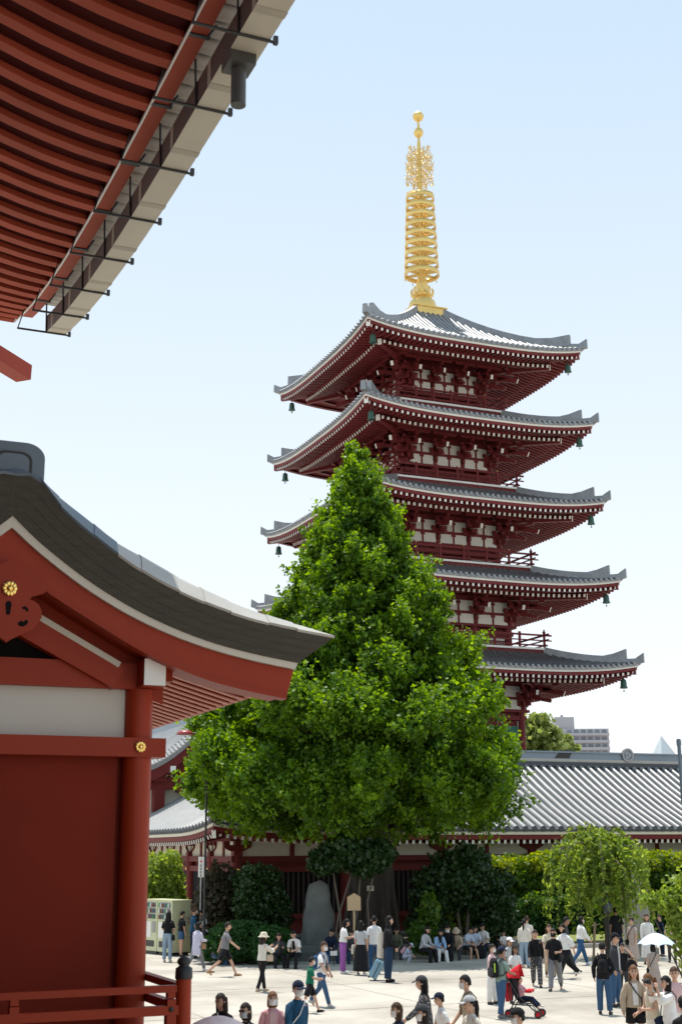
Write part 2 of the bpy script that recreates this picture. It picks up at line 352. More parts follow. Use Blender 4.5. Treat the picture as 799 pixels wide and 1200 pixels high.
    for q in range(3):
        c = (xs[q]+xs[q+1])/2; wd = (xs[q+1]-xs[q])/2-.26
        if i == 4:
            if q == 1: continue
            m = MB(); m.bb((c-wd, -h-.02, zf), (c+wd, -h+.11, wz0-.3)); r = m.build('lattice_window', GREEN_D, body, True)
            l = MB()
            x = c-wd+.06
            while x < c+wd: l.bb((x, -h-.07, zf+.2), (x+.07, -h-.02, wz0-.32)); x += .16
            r2 = stuff(l.build('lattice_bars', GREEN_D, body, True)); stuff(copies(r2, VIS[1:], body)[0]); copies(r, VIS[1:], body)
            m = MB(); m.bb((c-wd-.2, -h-.05, zf), (c-wd-.02, -h+.1, wz0)); m.bb((c+wd+.02, -h-.05, zf), (c+wd+.2, -h+.1, wz0)); r = m.build('white_jamb', WHITE, body, True); copies(r, VIS[1:], body)
        else:
            m = MB(); nb = 3
            for e in range(nb):
                z0 = zf+.1+(wz0-zf-.15)*e/nb; m.bb((c-wd, -h-.03, z0+.03), (c+wd, -h+.11, z0+(wz0-zf-.15)/nb-.05))
            if q != 1: r = m.build('white_panel', WHITE, body, True)
            else: r = m.build('door', RED_H, body, True)
            copies(r, VIS[1:], body)
    # white plaster between the bracket sets, with a tie beam across
    m = MB(); zb0, zb1 = zd+.17, zc-1.0
    for q in range(3): m.bb((xs[q]+.16, -h-.30, zb0), (xs[q+1]-.16, -h+.11, zb1-.07))
    r = m.build('bracket_zone_plaster', WHITE, body, True); copies(r, VIS[1:], body)
    m = MB(); m.bb((-h, -h-.36, zd+.74), (h, -h+.1, zd+.90)); m.bb((-h, -h-.36, zb1-.06), (h, -h+.1, zb1+.25))
    for q in range(3):
        c = (xs[q]+xs[q+1])/2; m.bb((c-.055, -h-.34, zb0), (c+.055, -h+.1, zb1-.07)); m.bb((c-.14, -h-.345, zd+.60), (c+.14, -h+.05, zd+.735)); m.bb((c-.14, -h-.345, zd+1.34), (c+.14, -h+.05, zd+1.5))
    r = m.build('tie_beam', RED_P, body, True); copies(r, VIS[1:], body)
    # three-stepped bracket sets
    def brk(diag=False):
        m = MB(); f = 1.0
        m.bb((-.24, -.24, .16), (.24, .24, .42))
        for k_ in range(3):
            z = .42+.42*k_; o = .48*(k_+1)*f
            m.bb((-.09, -o, z), (.09, .2, z+.24))                      # arm stepping out
            m.bb((-.5+.05*k_, -o+.40, z), (.5-.05*k_, -o+.55, z+.16))   # cross arm
            for e in (-1, 0, 1): m.bb((e*.4-.1, -o+.37, z+.16), (e*.4+.1, -o+.58, z+.33))
            m.add([(-.56, -o+.38, z), (-.56, -o+.56, z), (-.3, -o+.56, z-.14), (-.3, -o+.38, z-.14), (.3, -o+.38, z-.14), (.3, -o+.56, z-.14), (.56, -o+.56, z), (.56, -o+.38, z)],
                  [(0, 1, 2, 3), (3, 2, 5, 4), (4, 5, 6, 7), (0, 3, 4, 7), (1, 6, 5, 2)])
        m.bar((0, -2.0, 1.02), (0, .3, 1.72), .18, .28, 0, endmat=1)           # tail rafter with white end
        m.bar((0, -1.4, .62), (0, .2, 1.12), .16, .2, 0)
        m.bb((-.09, -1.75, 1.5), (.09, -1.5, 1.72)); m.bb((-.9, -1.7, 1.7), (.9, -1.55, 1.88))
        return m
    bme = brk().mesh('bracket', [RED_P, WPAINT])
    for x in xs[1:-1]:
        o = link('bracket', bme, body, (x, -h, zd)); o2 = link('bracket', bme, body, (-h, -x, zd), -math.pi/2); o.scale = o2.scale = (min(1, h/3.2), 1, 1)
    for sx, sy, rz in ((1, -1, math.pi/4), (-1, -1, -math.pi/4), (-1, 1, -3*math.pi/4)):
        o = link('corner_bracket', bme, body, (sx*h, sy*h, zd), rz); o.scale = (1, 1.35, 1)
        if sy < 0:
            link('bracket', bme, body, (sx*h, -h, zd))
        if sx < 0: link('bracket', bme, body, (sx*h, sy*h, zd), -math.pi/2)
    m = MB(); m.bb((-h-1.7, -h-1.72, zd+1.86), (h+1.7, -h-1.5, zd+2.08)); r = m.build('eave_purlin', RED_P, body, True); copies(r, VIS[1:], body)
    # --- balcony
    if bh:
        m = MB(); m.bb((-bh+.12, -bh+.12, zf-.62), (bh-.12, bh-.12, zf-.12)); m.bb((-bh, -bh, zf-.12), (bh, bh, zf), 1)
        bal = m.build('balcony', [RED_P, WPAINT], pag, True)
        m = MB(); ex = .38
        for dz, tk in ((.78, .10), (.46, .07), (.16, .08)):
            m.bar((-bh-(ex if dz > .3 else 0.1), -bh+.12, zf+dz), (bh+(ex if dz > .3 else 0.1), -bh+.12, zf+dz), tk, tk)
        r = m.build('railing', RED_P, bal, True); copies(r, H4[1:], bal)
        n = 6
        pm = MB().bb((-.06, -.06, zf), (.06, .06, zf+.92)).bb((-.05, -.05, zf+.92), (.05, .05, zf+.95), 1).mesh('railing_post', [RED_P, GOLD])
        cm = MB().lathe([(.08, zf), (.08, zf+.9), (.10, zf+.92), (.09, zf+1.0), (.04, zf+1.03), (.06, zf+1.09), (0, zf+1.15)], 8).mesh('corner_post', RED_P)
        for q in range(1, n):
            x = -bh+.12+2*(bh-.12)*q/n
            link('railing_post', pm, bal, (x, -bh+.12, 0)); link('railing_post', pm, bal, (-bh+.12, -x, 0))
        for sx, sy in ((1, -1), (-1, -1), (-1, 1), (1, 1)): link('corner_post', cm, bal, (sx*(bh-.12), sy*(bh-.12), 0))
for i in range(5): pag_tier(i)
m = MB(); m.bb((-4.6, -4.6, 0), (4.6, 4.6, 8.2)); m.build('podium', STONE_L, pag, True)
# golden spire
sp = MB(); z0 = zy(377)
sp.bb((-1.15, -1.15, z0), (1.15, 1.15, zy(367.5))); sp.bb((-1.22, -1.22, zy(367.5)), (1.22, 1.22, zy(366)))
spire = sp.build('spire', GOLD, pag, True)
m = MB(); zb = zy(366)
m.lathe([(.92, zb), (.92, zb+.35), (.85, zb+.65), (.62, zb+.92), (.3, zb+1.02)], 20); m.build('dome', GOLD, spire, True)
m = MB(); zb = zy(349)
m.lathe([(.28, zb-.3), (.3, zb-.1), (.45, zb), (.62, zb+.12), (.45, zb+.3), (.38, zb+.5), (.45, zb+.75), (.33, zb+1.1), (.26, zy(322))], 16)
for kq in range(8):
    an = kq*math.pi/4+.3; d = Vector((math.cos(an), math.sin(an), 0))
    m.tube([d*.4+Vector((0, 0, zb)), d*.66+Vector((0, 0, zb+.1)), d*.72+Vector((0, 0, zb+.4)), d*.66+Vector((0, 0, zb+.62))], [.12, .11, .09, .03], 6)
m.build('lotus_base', GOLD, spire, True)
m = MB(); m.lathe([(.24, zy(330)), (.2, zy(225)), (.17, zy(220)), (.13, zy(170)), (.09, zy(165)), (.08, zy(142))], 12); m.build('mast', GOLD, spire, True)
for kq in range(9):
    y = lerp(322, 233, kq/8); z = zy(y); r = lerp(1.17, .96, kq/8); hh = .30
    m = MB(); m.lathe([(r, z-hh/2), (r+.02, z), (r, z+hh/2), (r-.07, z+hh/2), (r-.07, z-hh/2), (r, z-hh/2)], 28, caps=False)
    m.lathe([(.26, z-.28), (.3, z-.2), (.3, z+.2), (.26, z+.28)], 12, caps=False)
    for e in range(6): an = e*math.pi/3+.2; m.bar((.22*math.cos(an), .22*math.sin(an), z), ((r-.05)*math.cos(an), (r-.05)*math.sin(an), z), .06, .2)
    for e in range(8): an = e*math.pi/4+.1; m.tube([((r-.01)*math.cos(an), (r-.01)*math.sin(an), z-hh/2-.02), ((r-.01)*math.cos(an), (r-.01)*math.sin(an), z-hh/2-.2)], [.02, .05], 5)
    m.build('ring', GOLD, spire, True)
def flame():                       # openwork flame plate: a jittered honeycomb of twigs inside a rounded outline
    m = MB(); z0, z1 = zy(219), zy(170); H = z1-z0; rnd = random.Random(3); P = {}
    lim = lambda t: 1.30-.12*t if t < .45 else (1.246*max(0, 1-((t-.45)/.50)**2.2)**.62)
    st = .27
    for r in range(14):
        for c in range(6):
            P[r, c] = (.1+st*(c+.5*(r % 2))*.93+rnd.uniform(-.05, .05), z0+.02+r*st*.8+.11*c+rnd.uniform(-.05, .05))
    ins = lambda p: p[0] < lim((p[1]-z0)/H) and z0-.05 <= p[1] <= z1
    for (r, c), p in P.items():
        if not ins(p): continue
        for q in ((r+1, c if r % 2 == 0 else c+1), (r+1, c-1 if r % 2 == 0 else c), (r, c+1)):
            if q in P and rnd.random() < (.9 if q[0] != r else .35):
                e = P[q]
                if not ins(e): e = (p[0]+(e[0]-p[0])*.7, p[1]+(e[1]-p[1])*.7+.06)
                m.tube([(p[0], 0, p[1]), ((p[0]+e[0])/2+rnd.uniform(-.03, .03), 0, (p[1]+e[1])/2-.02), (e[0], 0, e[1])], [.036, .03, .022], 4)
    m.tube([(.1, 0, z0), (.65, 0, z0-.04), (1.28, 0, z0+.02)], .035, 4)
    for sx in (.6, 1.2): m.tube([(sx, 0, z0), (sx, 0, z0-.22), (sx, 0, z0-.38)], [.02, .06, .07], 5)
    return m.mesh('flame_ornament', GOLD)
fl = flame()
for kq in range(4): link('flame_ornament', fl, spire, (0, 0, 0), kq*math.pi/2+R_(20))
m = MB(); zc_ = zy(156); m.ball((0, 0, zc_), .33, 14, 10, 0, (1, 1, 1.12)); m.build('dragon_wheel', GOLD, spire, True)
m = MB(); zc_ = zy(137); m.ball((0, 0, zc_), .38, 14, 10, 0, (1, 1, .95)); m.tube([(0, 0, zc_+.3), (0, 0, zc_+.48)], [.12, .01], 8); m.build('jewel', GOLD, spire, True)
# wind bells under the roof corners
bell = MB().tube([(0, 0, .1), (0, 0, .45)], .02, 5).lathe([(.05, .12), (.16, .06), (.19, -.1), (.20, -.35), (.26, -.46), (.25, -.48), (.0, -.44)], 12)
bell.tube([(0, 0, -.45), (0, 0, -.62)], .02, 4).lathe([(0, -.6), (.07, -.66), (.0, -.72)], 8)
bme = bell.mesh('wind_bell', BRONZE)
names = ['topmost', 'second', 'third', 'fourth', 'lowest']
for i, (zc, a, h, bh, zf) in enumerate(TIERS):
    q = a-.75
    for sx, sy, wd in ((1, -1, 'right'), (-1, -1, 'near'), (-1, 1, 'left')):
        if wd == 'near' and i > 1: continue
        if wd == 'left' and i > 2: continue
        tag(link('wind_bell', bme, None, (PC[0]+sx*q*PK, PC[1]+sy*q*PK, PC[2]+(zc-1.02)*PK)), f'green bronze wind bell hanging under the {wd} corner of the {names[i]} pagoda roof', 'wind bell', 'wind bells on the pagoda')
# ------------------------------------------------------------------ long hall with its left wing
EV, RV, WV = 55.0, 61.5, 56.7       # eave line, ridge line, wall plane
EU, RU, WU = 17.35, 23.85, 19.05     # the same for the wing side
EZ, RZ = 4.72, 8.15
XE = 58.0
LH = (24, 57, 0)
hall = thing('long_hall', 'long low temple hall with ribbed grey tile roof and cream wall band behind the garden', 'temple hall', LH)
def slope(t): return EZ+(RZ-EZ)*(.82*t+.18*t*t)                # roof height, t = 0 eave .. 1 ridge
def corner(d): return .38*max(0, 1-d/6.0)**2.4                  # upturn near the corner, d = distance from it
def rf(x, t): return Vector((x, EV+(RV-EV)*t, slope(t)+corner(x-EU)*(1-t)**2))
def rw(y, t): return Vector((EU+(RU-EU)*t, y, slope(t)+corner(y-EV)*(1-t)**2))
YE = 92.0
m = MB()
m.grid(lambda u, v: rf(lerp(EU+(RU-EU)*v, XE, u**1.6), v), 40, 8, 0)
m.grid(lambda u, v: rw(lerp(EV+(RV-EV)*v, YE, u**1.6), v), 40, 8, 0)
m.grid(lambda u, v: Vector((lerp(RU, XE, u), RV+7*v, RZ-3.4*v)), 2, 2, 0); m.grid(lambda u, v: Vector((RU+7*v, lerp(RV, YE, u), RZ-3.4*v)), 2, 2, 0)
n = 44
for fn, o in ((lambda u: rf(lerp(EU, XE, u**1.6), 0), (0, 1)), (lambda u: rw(lerp(EV, YE, u**1.6), 0), (1, 0))):
    A = [fn(q/n) for q in range(n+1)]; m.strip([p-Vector((0, 0, .10)) for p in A], A, 0); B = [p-Vector((-.5*o[0], -.5*o[1], .10)) for p in A]; m.strip(B, [p-Vector((0, 0, .10)) for p in A], 0)
roof = m.build('roof', TILE_D, hall)
def rib_mesh(L):
    m = MB(); vs = []
    for e in range(4):
        t = e/3
        y = L*t
        z = slope(t*L/6.5)-EZ
        for f in range(5): an = math.pi*f/4; vs.append((.115*math.cos(an), y, z+.13*math.sin(an)))
    m.add(vs, [(e*5+f, e*5+f+1, e*5+f+6, e*5+f+5) for e in range(3) for f in range(4)], 0, True)
    m.add([(.14*math.cos(6.283*e/10), -.02, .14*math.sin(6.283*e/10)) for e in range(10)], [tuple(range(10))], 1)
    m.add([(.14*math.cos(6.283*e/10), -.02, .14*math.sin(6.283*e/10)) for e in range(10)]+[(.14*math.cos(6.283*e/10), .1, .14*math.sin(6.283*e/10)) for e in range(10)], [(e, e+10, (e+1) % 10+10, (e+1) % 10) for e in range(10)], 1)
    return m.mesh('tile_rib', [TILE_S, TILE_D])
full = rib_mesh(6.4)
x = EU+.3
while x < 48.5:
    d = x-EU; L = min(6.4, d)
    me = full if L > 6.3 else rib_mesh(L)
    o = link('tile_rib', me, roof, (x-LH[0], EV-LH[1], EZ+.02+corner(d)*.9))
    if L < 6.3: o.rotation_euler = (-.9*corner(d)/max(L, .8), 0, 0)
    x += .48
# the wing's tile rows are seen edge-on, a few pixels each: one piece
m = MB(); y = EV+.3
while y < YE-.5:
    d = y-EV; L = min(1, d/6.5); vs = []
    for e in range(4):
        p = rw(y, L*e/3)
        for f in range(5): an = math.pi*f/4; vs.append(p+Vector((0, .11*math.cos(an), .12*math.sin(an)+.02)))
    m.add(vs, [(e*5+f, e*5+f+5, e*5+f+6, e*5+f+1) for e in range(3) for f in range(4)], 0, True)
    p = rw(y, 0); m.add([p+Vector((-.02, .14*math.cos(6.283*e/8), .14*math.sin(6.283*e/8)+.02)) for e in range(8)], [tuple(range(8))], 1)
    y += .48
stuff(m.build('wing_tile_ribs', [TILE_S, TILE_D], roof))
# hip ridge, ridges with stacked tiles and a round crest
m = MB(); lo = []
for e in range(9):
    t = e/8; p = Vector((lerp(EU, RU, t), lerp(EV, RV, t), slope(t)+.42*(1-t)**2.2)); k_ = .3*max(0, 1-e/2.0)
    lo.append([p+Vector((-.13, .13, 0)), p+Vector((.13, -.13, 0)), p+Vector((.11, -.11, .36+k_)), p+Vector((-.11, .11, .36+k_))])
m.sweep(lo); m.build('hip_ridge', TILE, roof)
m = MB(); m.bb((RU-.6, RV-.30, RZ-.1), (XE, RV+.30, RZ+.14)); rg = m.build('main_ridge', TILE_D, roof)
m = MB(); m.bb((RU-.6, RV-.22, RZ+.14), (XE, RV+.22, RZ+.30)); m.build('ridge_course', COPPER, rg)
m = MB(); m.bb((RU-.6, RV-.17, RZ+.30), (XE, RV+.17, RZ+.62)); m.bb((RU-.6, RV-.25, RZ+.62), (XE, RV+.25, RZ+.70)); m.build('ridge_cap', RIDGE, rg)
m = MB(); m.bb((RU-.25, RV+.3, RZ-.1), (RU+.25, YE, RZ+.55)); m.build('wing_ridge', RIDGE, roof)
pc = at_y(735, 885, RV-.25)
m = MB()
m.prism([(.27*math.cos(6.283*e/18), .27*math.sin(6.283*e/18)) for e in range(18)], lambda a, b, d: Vector((pc.x+a, RV-.19-d, pc.z+b)), 0, .05)
for e in range(18):
    a0, a1 = 6.283*e/18, 6.283*(e+1)/18
    m.prism([(.27*math.cos(a0), .27*math.sin(a0)), (.37*math.cos(a0), .37*math.sin(a0)), (.37*math.cos(a1), .37*math.sin(a1)), (.27*math.cos(a1), .27*math.sin(a1))], lambda a, b, d: Vector((pc.x+a, RV-.17-d, pc.z+b)), 0, .12, 1)
for e in range(3):     # three comma shapes of the crest
    for q in range(5):
        an = e*2.094+q*.28; rr = .15-.018*q; r0 = .085-.013*q
        m.prism([(rr*math.cos(an)+r0*math.cos(6.283*f/8), rr*math.sin(an)+r0*math.sin(6.283*f/8)) for f in range(8)], lambda a, b, d: Vector((pc.x+a, RV-.24-d, pc.z+b)), 0, .03+.002*q, 1)
m.build('crest', [RIDGE, TILE], rg)
pc = at_y(660, 884, RV-.2); m = MB(); m.add([(pc.x-.55, RV-.19, pc.z-.2), (pc.x+.35, RV-.19, pc.z-.2), (pc.x+.6, RV-.19, pc.z+.22), (pc.x-.15, RV-.19, pc.z+.22), (pc.x-.55, RV-.05, pc.z-.2), (pc.x+.35, RV-.05, pc.z-.2), (pc.x+.6, RV-.05, pc.z+.24), (pc.x-.15, RV-.05, pc.z+.24)], [(0, 1, 2, 3), (0, 4, 5, 1), (1, 5, 6, 2), (2, 6, 7, 3), (3, 7, 4, 0)]); m.build('ridge_plate', BLACK, rg)
# eave boards and rafters
m = MB()
def two(d, dz):
    f = [Vector((lerp(EU+d, XE, (q/n)**1.6), EV+d, EZ+corner(lerp(EU, XE, (q/n)**1.6)-EU)+dz)) for q in range(n+1)]
    w_ = [Vector((EU+d, lerp(EV+d, YE, (q/n)**1.6), EZ+corner(lerp(EV, YE, (q/n)**1.6)-EV)+dz)) for q in range(n+1)]
    return f, w_
for d, z0, z1, mi in ((.06, -.24, -.105, 1), (.12, -.46, -.24, 0)):
    for A, B, dv in zip(two(d, z0), two(d, z1), (Vector((0, .25, 0)), Vector((.25, 0, 0)))): m.strip(A, B, mi); m.strip([p+dv for p in A], A, mi)
for A, B in zip(two(.12, -.42), two(2.0, -.02)): m.strip(A, B, 0)
m.build('eave_boards', [RED_H, CREAM], hall)
m = MB(); x = EU+.45
while x < 50:
    z = EZ+corner(x-EU)-.56; m.bar((x, EV+.2, z), (x, EV+min(1.9, x-EU), z+.3), .13, .17, 0, endmat=1); x += .335
y = EV+.45
while y < YE-1:
    z = EZ+corner(y-EV)-.56; m.bar((EU+.2, y, z), (EU+min(1.9, y-EV), y, z+.3), .13, .17, 0, endmat=1); y += .335
stuff(m.build('rafters', [RED_H, WPAINT], hall))
m = MB(); m.bar((EU+.15, EV+.15, EZ-.2), (WU, WV, EZ+.1), .2, .34, 0, endmat=1); m.build('corner_beam', [RED_H, WPAINT], hall)
# walls
m = MB(); m.bb((WU+.12, WV+.1, .3), (XE, WV+.3, 4.9)); m.bb((WU+.1, WV+.12, .3), (WU+.3, YE, 4.9)); wall = m.build('wall', RED_H, hall)
bays = [at_y(q, 992, WV).x for q in (516, 623, 721)]; bw = (bays[2]-bays[0])/2
cx = [WU] + [u for u in [bays[0]+bw*e for e in range(-3, 9)] if u > WU+2.0 and u < XE]
col_me = MB().lathe([(.24, .2), (.24, 3.62)], 12).mesh('column', RED_H)
def hall_bracket():
    m = MB(); m.bb((-.2, -.2, 0), (.2, .2, .2)); m.add([(-.62, -.1, .36), (-.62, .1, .36), (-.3, .1, .2), (-.3, -.1, .2), (.3, -.1, .2), (.3, .1, .2), (.62, -.1, .36), (.62, .1, .36), (-.62, -.1, .46), (-.62, .1, .46), (.62, .1, .46), (.62, -.1, .46)],
        [(0, 3, 4, 6, 11, 8), (0, 1, 2, 3), (3, 2, 5, 4), (4, 5, 7, 6), (6, 7, 10, 11), (8, 11, 10, 9), (0, 8, 9, 1)])
    for e in (-.5, 0, .5): m.bb((e-.13, -.14, .46), (e+.13, .14, .62))
    return m.mesh('bracket', RED_H)
hb = hall_bracket()
for q, u in enumerate(cx):
    link('column', col_me, wall, (u-LH[0], WV-LH[1], 0)); link('bracket', hb, wall, (u-LH[0], WV-LH[1]-.02, 3.62))
wy = [WV+e*3.4 for e in range(1, 10)]
for v in wy: link('column', col_me, wall, (WU-LH[0], v-LH[1], 0)); link('bracket', hb, wall, (WU-LH[0]-.02, v-LH[1], 3.62), math.pi/2)
m = MB()
for z0, z1, pr in ((3.36, 3.60, .17), (2.92, 3.16, .15), (4.24, 4.42, .12), (.95, 1.15, .14)):
    m.bb((WU-.3, WV-pr, z0), (XE, WV+.1, z1)); m.bb((WU-pr, WV+.12, z0), (WU+.1, YE, z1))
m.build('wall_beam', RED_H, wall)
def panels(a0, a1, wing):
    c = (a0+a1)/2; pm = MB()
    for p, q in ((a0+.12, c-.1), (c+.1, a1-.12)):
        if wing: pm.bb((WU-.02, p, 3.60), (WU+.11, q, 4.24))
        else: pm.bb((p, WV-.02, 3.60), (q, WV+.09, 4.24))
    pm.build('plaster_panel', CREAM, wall)
    pm = MB()
    if wing: pm.bb((WU-.08, c-.1, 3.6), (WU+.1, c+.1, 4.24))
    else: pm.bb((c-.1, WV-.08, 3.6), (c+.1, WV+.1, 4.24))
    pm.build('strut', RED_H, wall)
    wm = MB()
    if wing: wm.bb((WU+.0, a0+.32, 1.15), (WU+.11, a1-.32, 2.92))
    else: wm.bb((a0+.32, WV+.0, 1.15), (a1-.32, WV+.09, 2.92))
    wd = wm.build('window', DARKIN, wall)
    if not wing:
        x = a0+.45
        lm = MB()
        while x < a1-.4: lm.bb((x-.035, WV-.05, 1.15), (x+.035, WV+.0, 2.92)); x += .24
        stuff(lm.build('lattice_bars', mat('dark_wood', (.05, .022, .018), .6), wall))
for a0, a1 in zip(cx[:-1], cx[1:]): panels(a0, a1, False)
for a0, a1 in zip([WV]+wy[:-1], wy): panels(a0, a1, True)
nail = MB().ball((0, 0, 0), .075, 8, 5, 0, (1, .5, 1)).mesh('nail_cover', BRASS)
for u in cx[:5]:
    for z in (3.04,): link('nail_cover', nail, wall, (u-LH[0], WV-LH[1]-.25, z))
for v in wy[:5]: link('nail_cover', nail, wall, (WU-LH[0]-.25, v-LH[1], 3.04), math.pi/2)
m = MB(); m.bb((WU-.6, WV-.7, 0), (XE, YE, .3)); m.build('plinth', STONE, hall)

# ------------------------------------------------------------------ gabled hall behind the wing
GV = 72.0
pk = at_y(248, 848, GV); ft = at_y(170, 909, GV); GU = pk.x; gz = pk.z; dz = gz-ft.z; dx = GU-ft.x
gh = thing('gabled_hall', 'gabled red hall with tiled verge rising behind the left wing of the long hall', 'temple hall', (GU, GV+8, 0))
def gp(t): return dz*(1.6*t-.6*t*t)                   # drop of the gable curve at t = |u|/dx
m = MB()
for s in (-1, 1):
    A = [Vector((GU+s*dx*1.12*q/12, GV-.1, gz+.35-gp(1.12*q/12))) for q in range(13)]
    B = [p+Vector((0, .7, .32)) for p in A]; C_ = [p+Vector((0, 20, .32)) for p in A]
    if s < 0: m.strip(A, B, 0); m.strip(B, C_, 0)
    else: m.strip(B, A, 0); m.strip(C_, B, 0)
    m.strip([p-Vector((0, 0, .16)) for p in A], A, 0)
roof2 = m.build('roof', TILE, gh)
for s in (-1, 1):                                   # tile rows along the verge, then the ordinary rows
    for e in range(9):
        yv = GV+.35+.5*e
        pts = [Vector((GU+s*dx*1.12*q/10, yv, gz+.38+min(.32, .32*(yv-GV)/.7)-gp(1.12*q/10))) for q in range(1, 11)]
        MB().tube(pts, .10, 6, 0).build('tile_rib', TILE_S, roof2)
    m = MB()
    for q in range(22):
        t = 1.1*(q+.5)/22; p = Vector((GU+s*dx*t, GV-.12, gz+.38-gp(t))); m.tube([p, p+Vector((0, .75, .3))], .11, 7, 0)
    stuff(m.build('verge_tiles', TILE_S, roof2))
m = MB(); m.bb((GU-.3, GV-.1, gz+.3), (GU+.3, GV+20, gz+1.0)); m.build('ridge', RIDGE, roof2)
for s in (-1, 1):
    m = MB(); lo = []
    for q in range(13):
        t = 1.1*q/12; x = GU+s*dx*t; z = gz+.18-gp(t); lo.append([Vector((x, GV, z-.6)), Vector((x, GV, z)), Vector((x, GV+.14, z)), Vector((x, GV+.14, z-.6))])
    m.sweep(lo)
    lo = [[Vector((a.x, GV-.05, b_.z)), Vector((a.x, GV-.05, b_.z+.10)), Vector((a.x, GV+.12, b_.z+.10)), Vector((a.x, GV+.12, b_.z))] for a, b_, c, d in lo]
    m.sweep(lo, 1); m.build('bargeboard', [RED_H, WPAINT], gh)
m = MB(); poly = [(-dx*1.0, 4.5-gz), (-dx*.95, -gp(.95)-.3)]+[(dx*t, -gp(abs(t))-.3) for t in [-.8+.2*q for q in range(9)]]+[(dx*.95, -gp(.95)-.3), (dx, 4.5-gz)]
m.prism(poly, lambda a, b, d: Vector((GU+a, GV+1.3+d, gz+b)), 0, .2); wl = m.build('gable_wall', CREAM, gh)
m = MB()
for zz in (.35, .62, .9): m.bb((GU-dx*zz, GV+.75, gz-.62-dz*zz*.98), (GU+dx*zz, GV+1.29, gz-.35-dz*zz*.98))
for uu in (-.7, -.35, 0, .35, .7):
    m.bb((GU+dx*uu-.14, GV+1.0, gz-dz*1.1), (GU+dx*uu+.14, GV+1.28, gz-.3-gp(abs(uu))))
m.build('gable_frame', RED_H, wl)
m = MB()
for uu in (-.72, -.36): 
    x = GU+dx*uu; z = gz-dz*abs(uu)-1.1; m = MB(); m.bb((x-.35, GV+.5, z), (x+.35, GV+1.2, z+.3)); m.bb((x-.6, GV+.5, z+.3), (x+.6, GV+1.2, z+.5)); m.bb((x-.8, GV+.7, z-.4), (x+.8, GV+1.25, z-.001)); m.bb((x-.3, GV+.7, z-1.6), (x+.3, GV+1.25, z-.401)); m.build('bracket', RED_H, wl)
m = MB(); m.bb((GU-dx*.62, GV-.06, gz-dz*.66-.75), (GU-dx*.62+.3, GV+.9, gz-dz*.66-.45)); m.build('purlin_end', WPAINT, gh)
m = MB(); m.bb((GU-dx*.98, GV+1.5, 0), (GU+dx*.98, GV+19.5, gz-dz-.1)); m.build('body', CREAM, gh)
# ------------------------------------------------------------------ foreground gabled hall
FV = 16.2; FU = 2.5
fh = thing('gabled_porch', 'near vermilion gabled porch with thick brown roof edge and a round red pillar', 'temple porch', (FU, 18, 0))
TOP = [(2.5, 8.36), (2.77, 8.34), (3.11, 7.96), (3.67, 7.54), (4.23, 7.2), (4.79, 6.96), (5.37, 6.78), (5.96, 6.66), (6.77, 6.56)]
THB = [(2.5, 7.85), (2.86, 7.53), (3.41, 7.14), (3.96, 6.83), (4.52, 6.59), (5.09, 6.41), (5.67, 6.29), (6.28, 6.2)]
WHB = [(2.5, 7.70), (2.86, 7.40), (3.41, 7.02), (3.96, 6.72), (4.52, 6.49), (5.09, 6.32), (5.67, 6.20), (6.24, 6.115)]
BAR = [(2.5, 7.24), (3.05, 6.90), (3.65, 6.56), (4.26, 6.24), (4.98, 5.97), (5.6, 5.83), (6.14, 5.745)]
def curve(P, n=26):
    xs_ = [p[0] for p in P]; zs = [p[1] for p in P]; res = []
    T = [0]
    for a, b_ in zip(P[:-1], P[1:]): T.append(T[-1]+math.hypot(b_[0]-a[0], b_[1]-a[1]))
    for q in range(n+1):
        t = T[-1]*q/n; k_ = 0
        while k_ < len(P)-2 and T[k_+1] < t: k_ += 1
        f = (t-T[k_])/(T[k_+1]-T[k_])
        p0, p1, p2, p3 = P[max(0, k_-1)], P[k_], P[k_+1], P[min(len(P)-1, k_+2)]
        cr = lambda a, b_, c, d: .5*((2*b_)+(-a+c)*f+(2*a-5*b_+4*c-d)*f*f+(-a+3*b_-3*c+d)*f**3)
        res.append((cr(p0[0], p1[0], p2[0], p3[0]), cr(p0[1], p1[1], p2[1], p3[1])))
    return res
BACK = 25.0
cT, cB, cW, cR = curve(TOP), curve(THB), curve(WHB), curve(BAR)
mirror = lambda P, s: [(FU+s*(a-FU), z) for a, z in P]
TS = [at_y(x, y, FV+.62) for x, y in ((40, 562), (55, 575), (100, 607), (130, 632), (165, 652), (200, 672), (240, 692), (280, 710), (320, 726), (360, 740), (390, 749))]
TSC = curve([(FU, TS[0].z+.12)]+[(p.x, p.z) for p in TS[:-1]]+[(6.82, TS[-1].z-.02)])
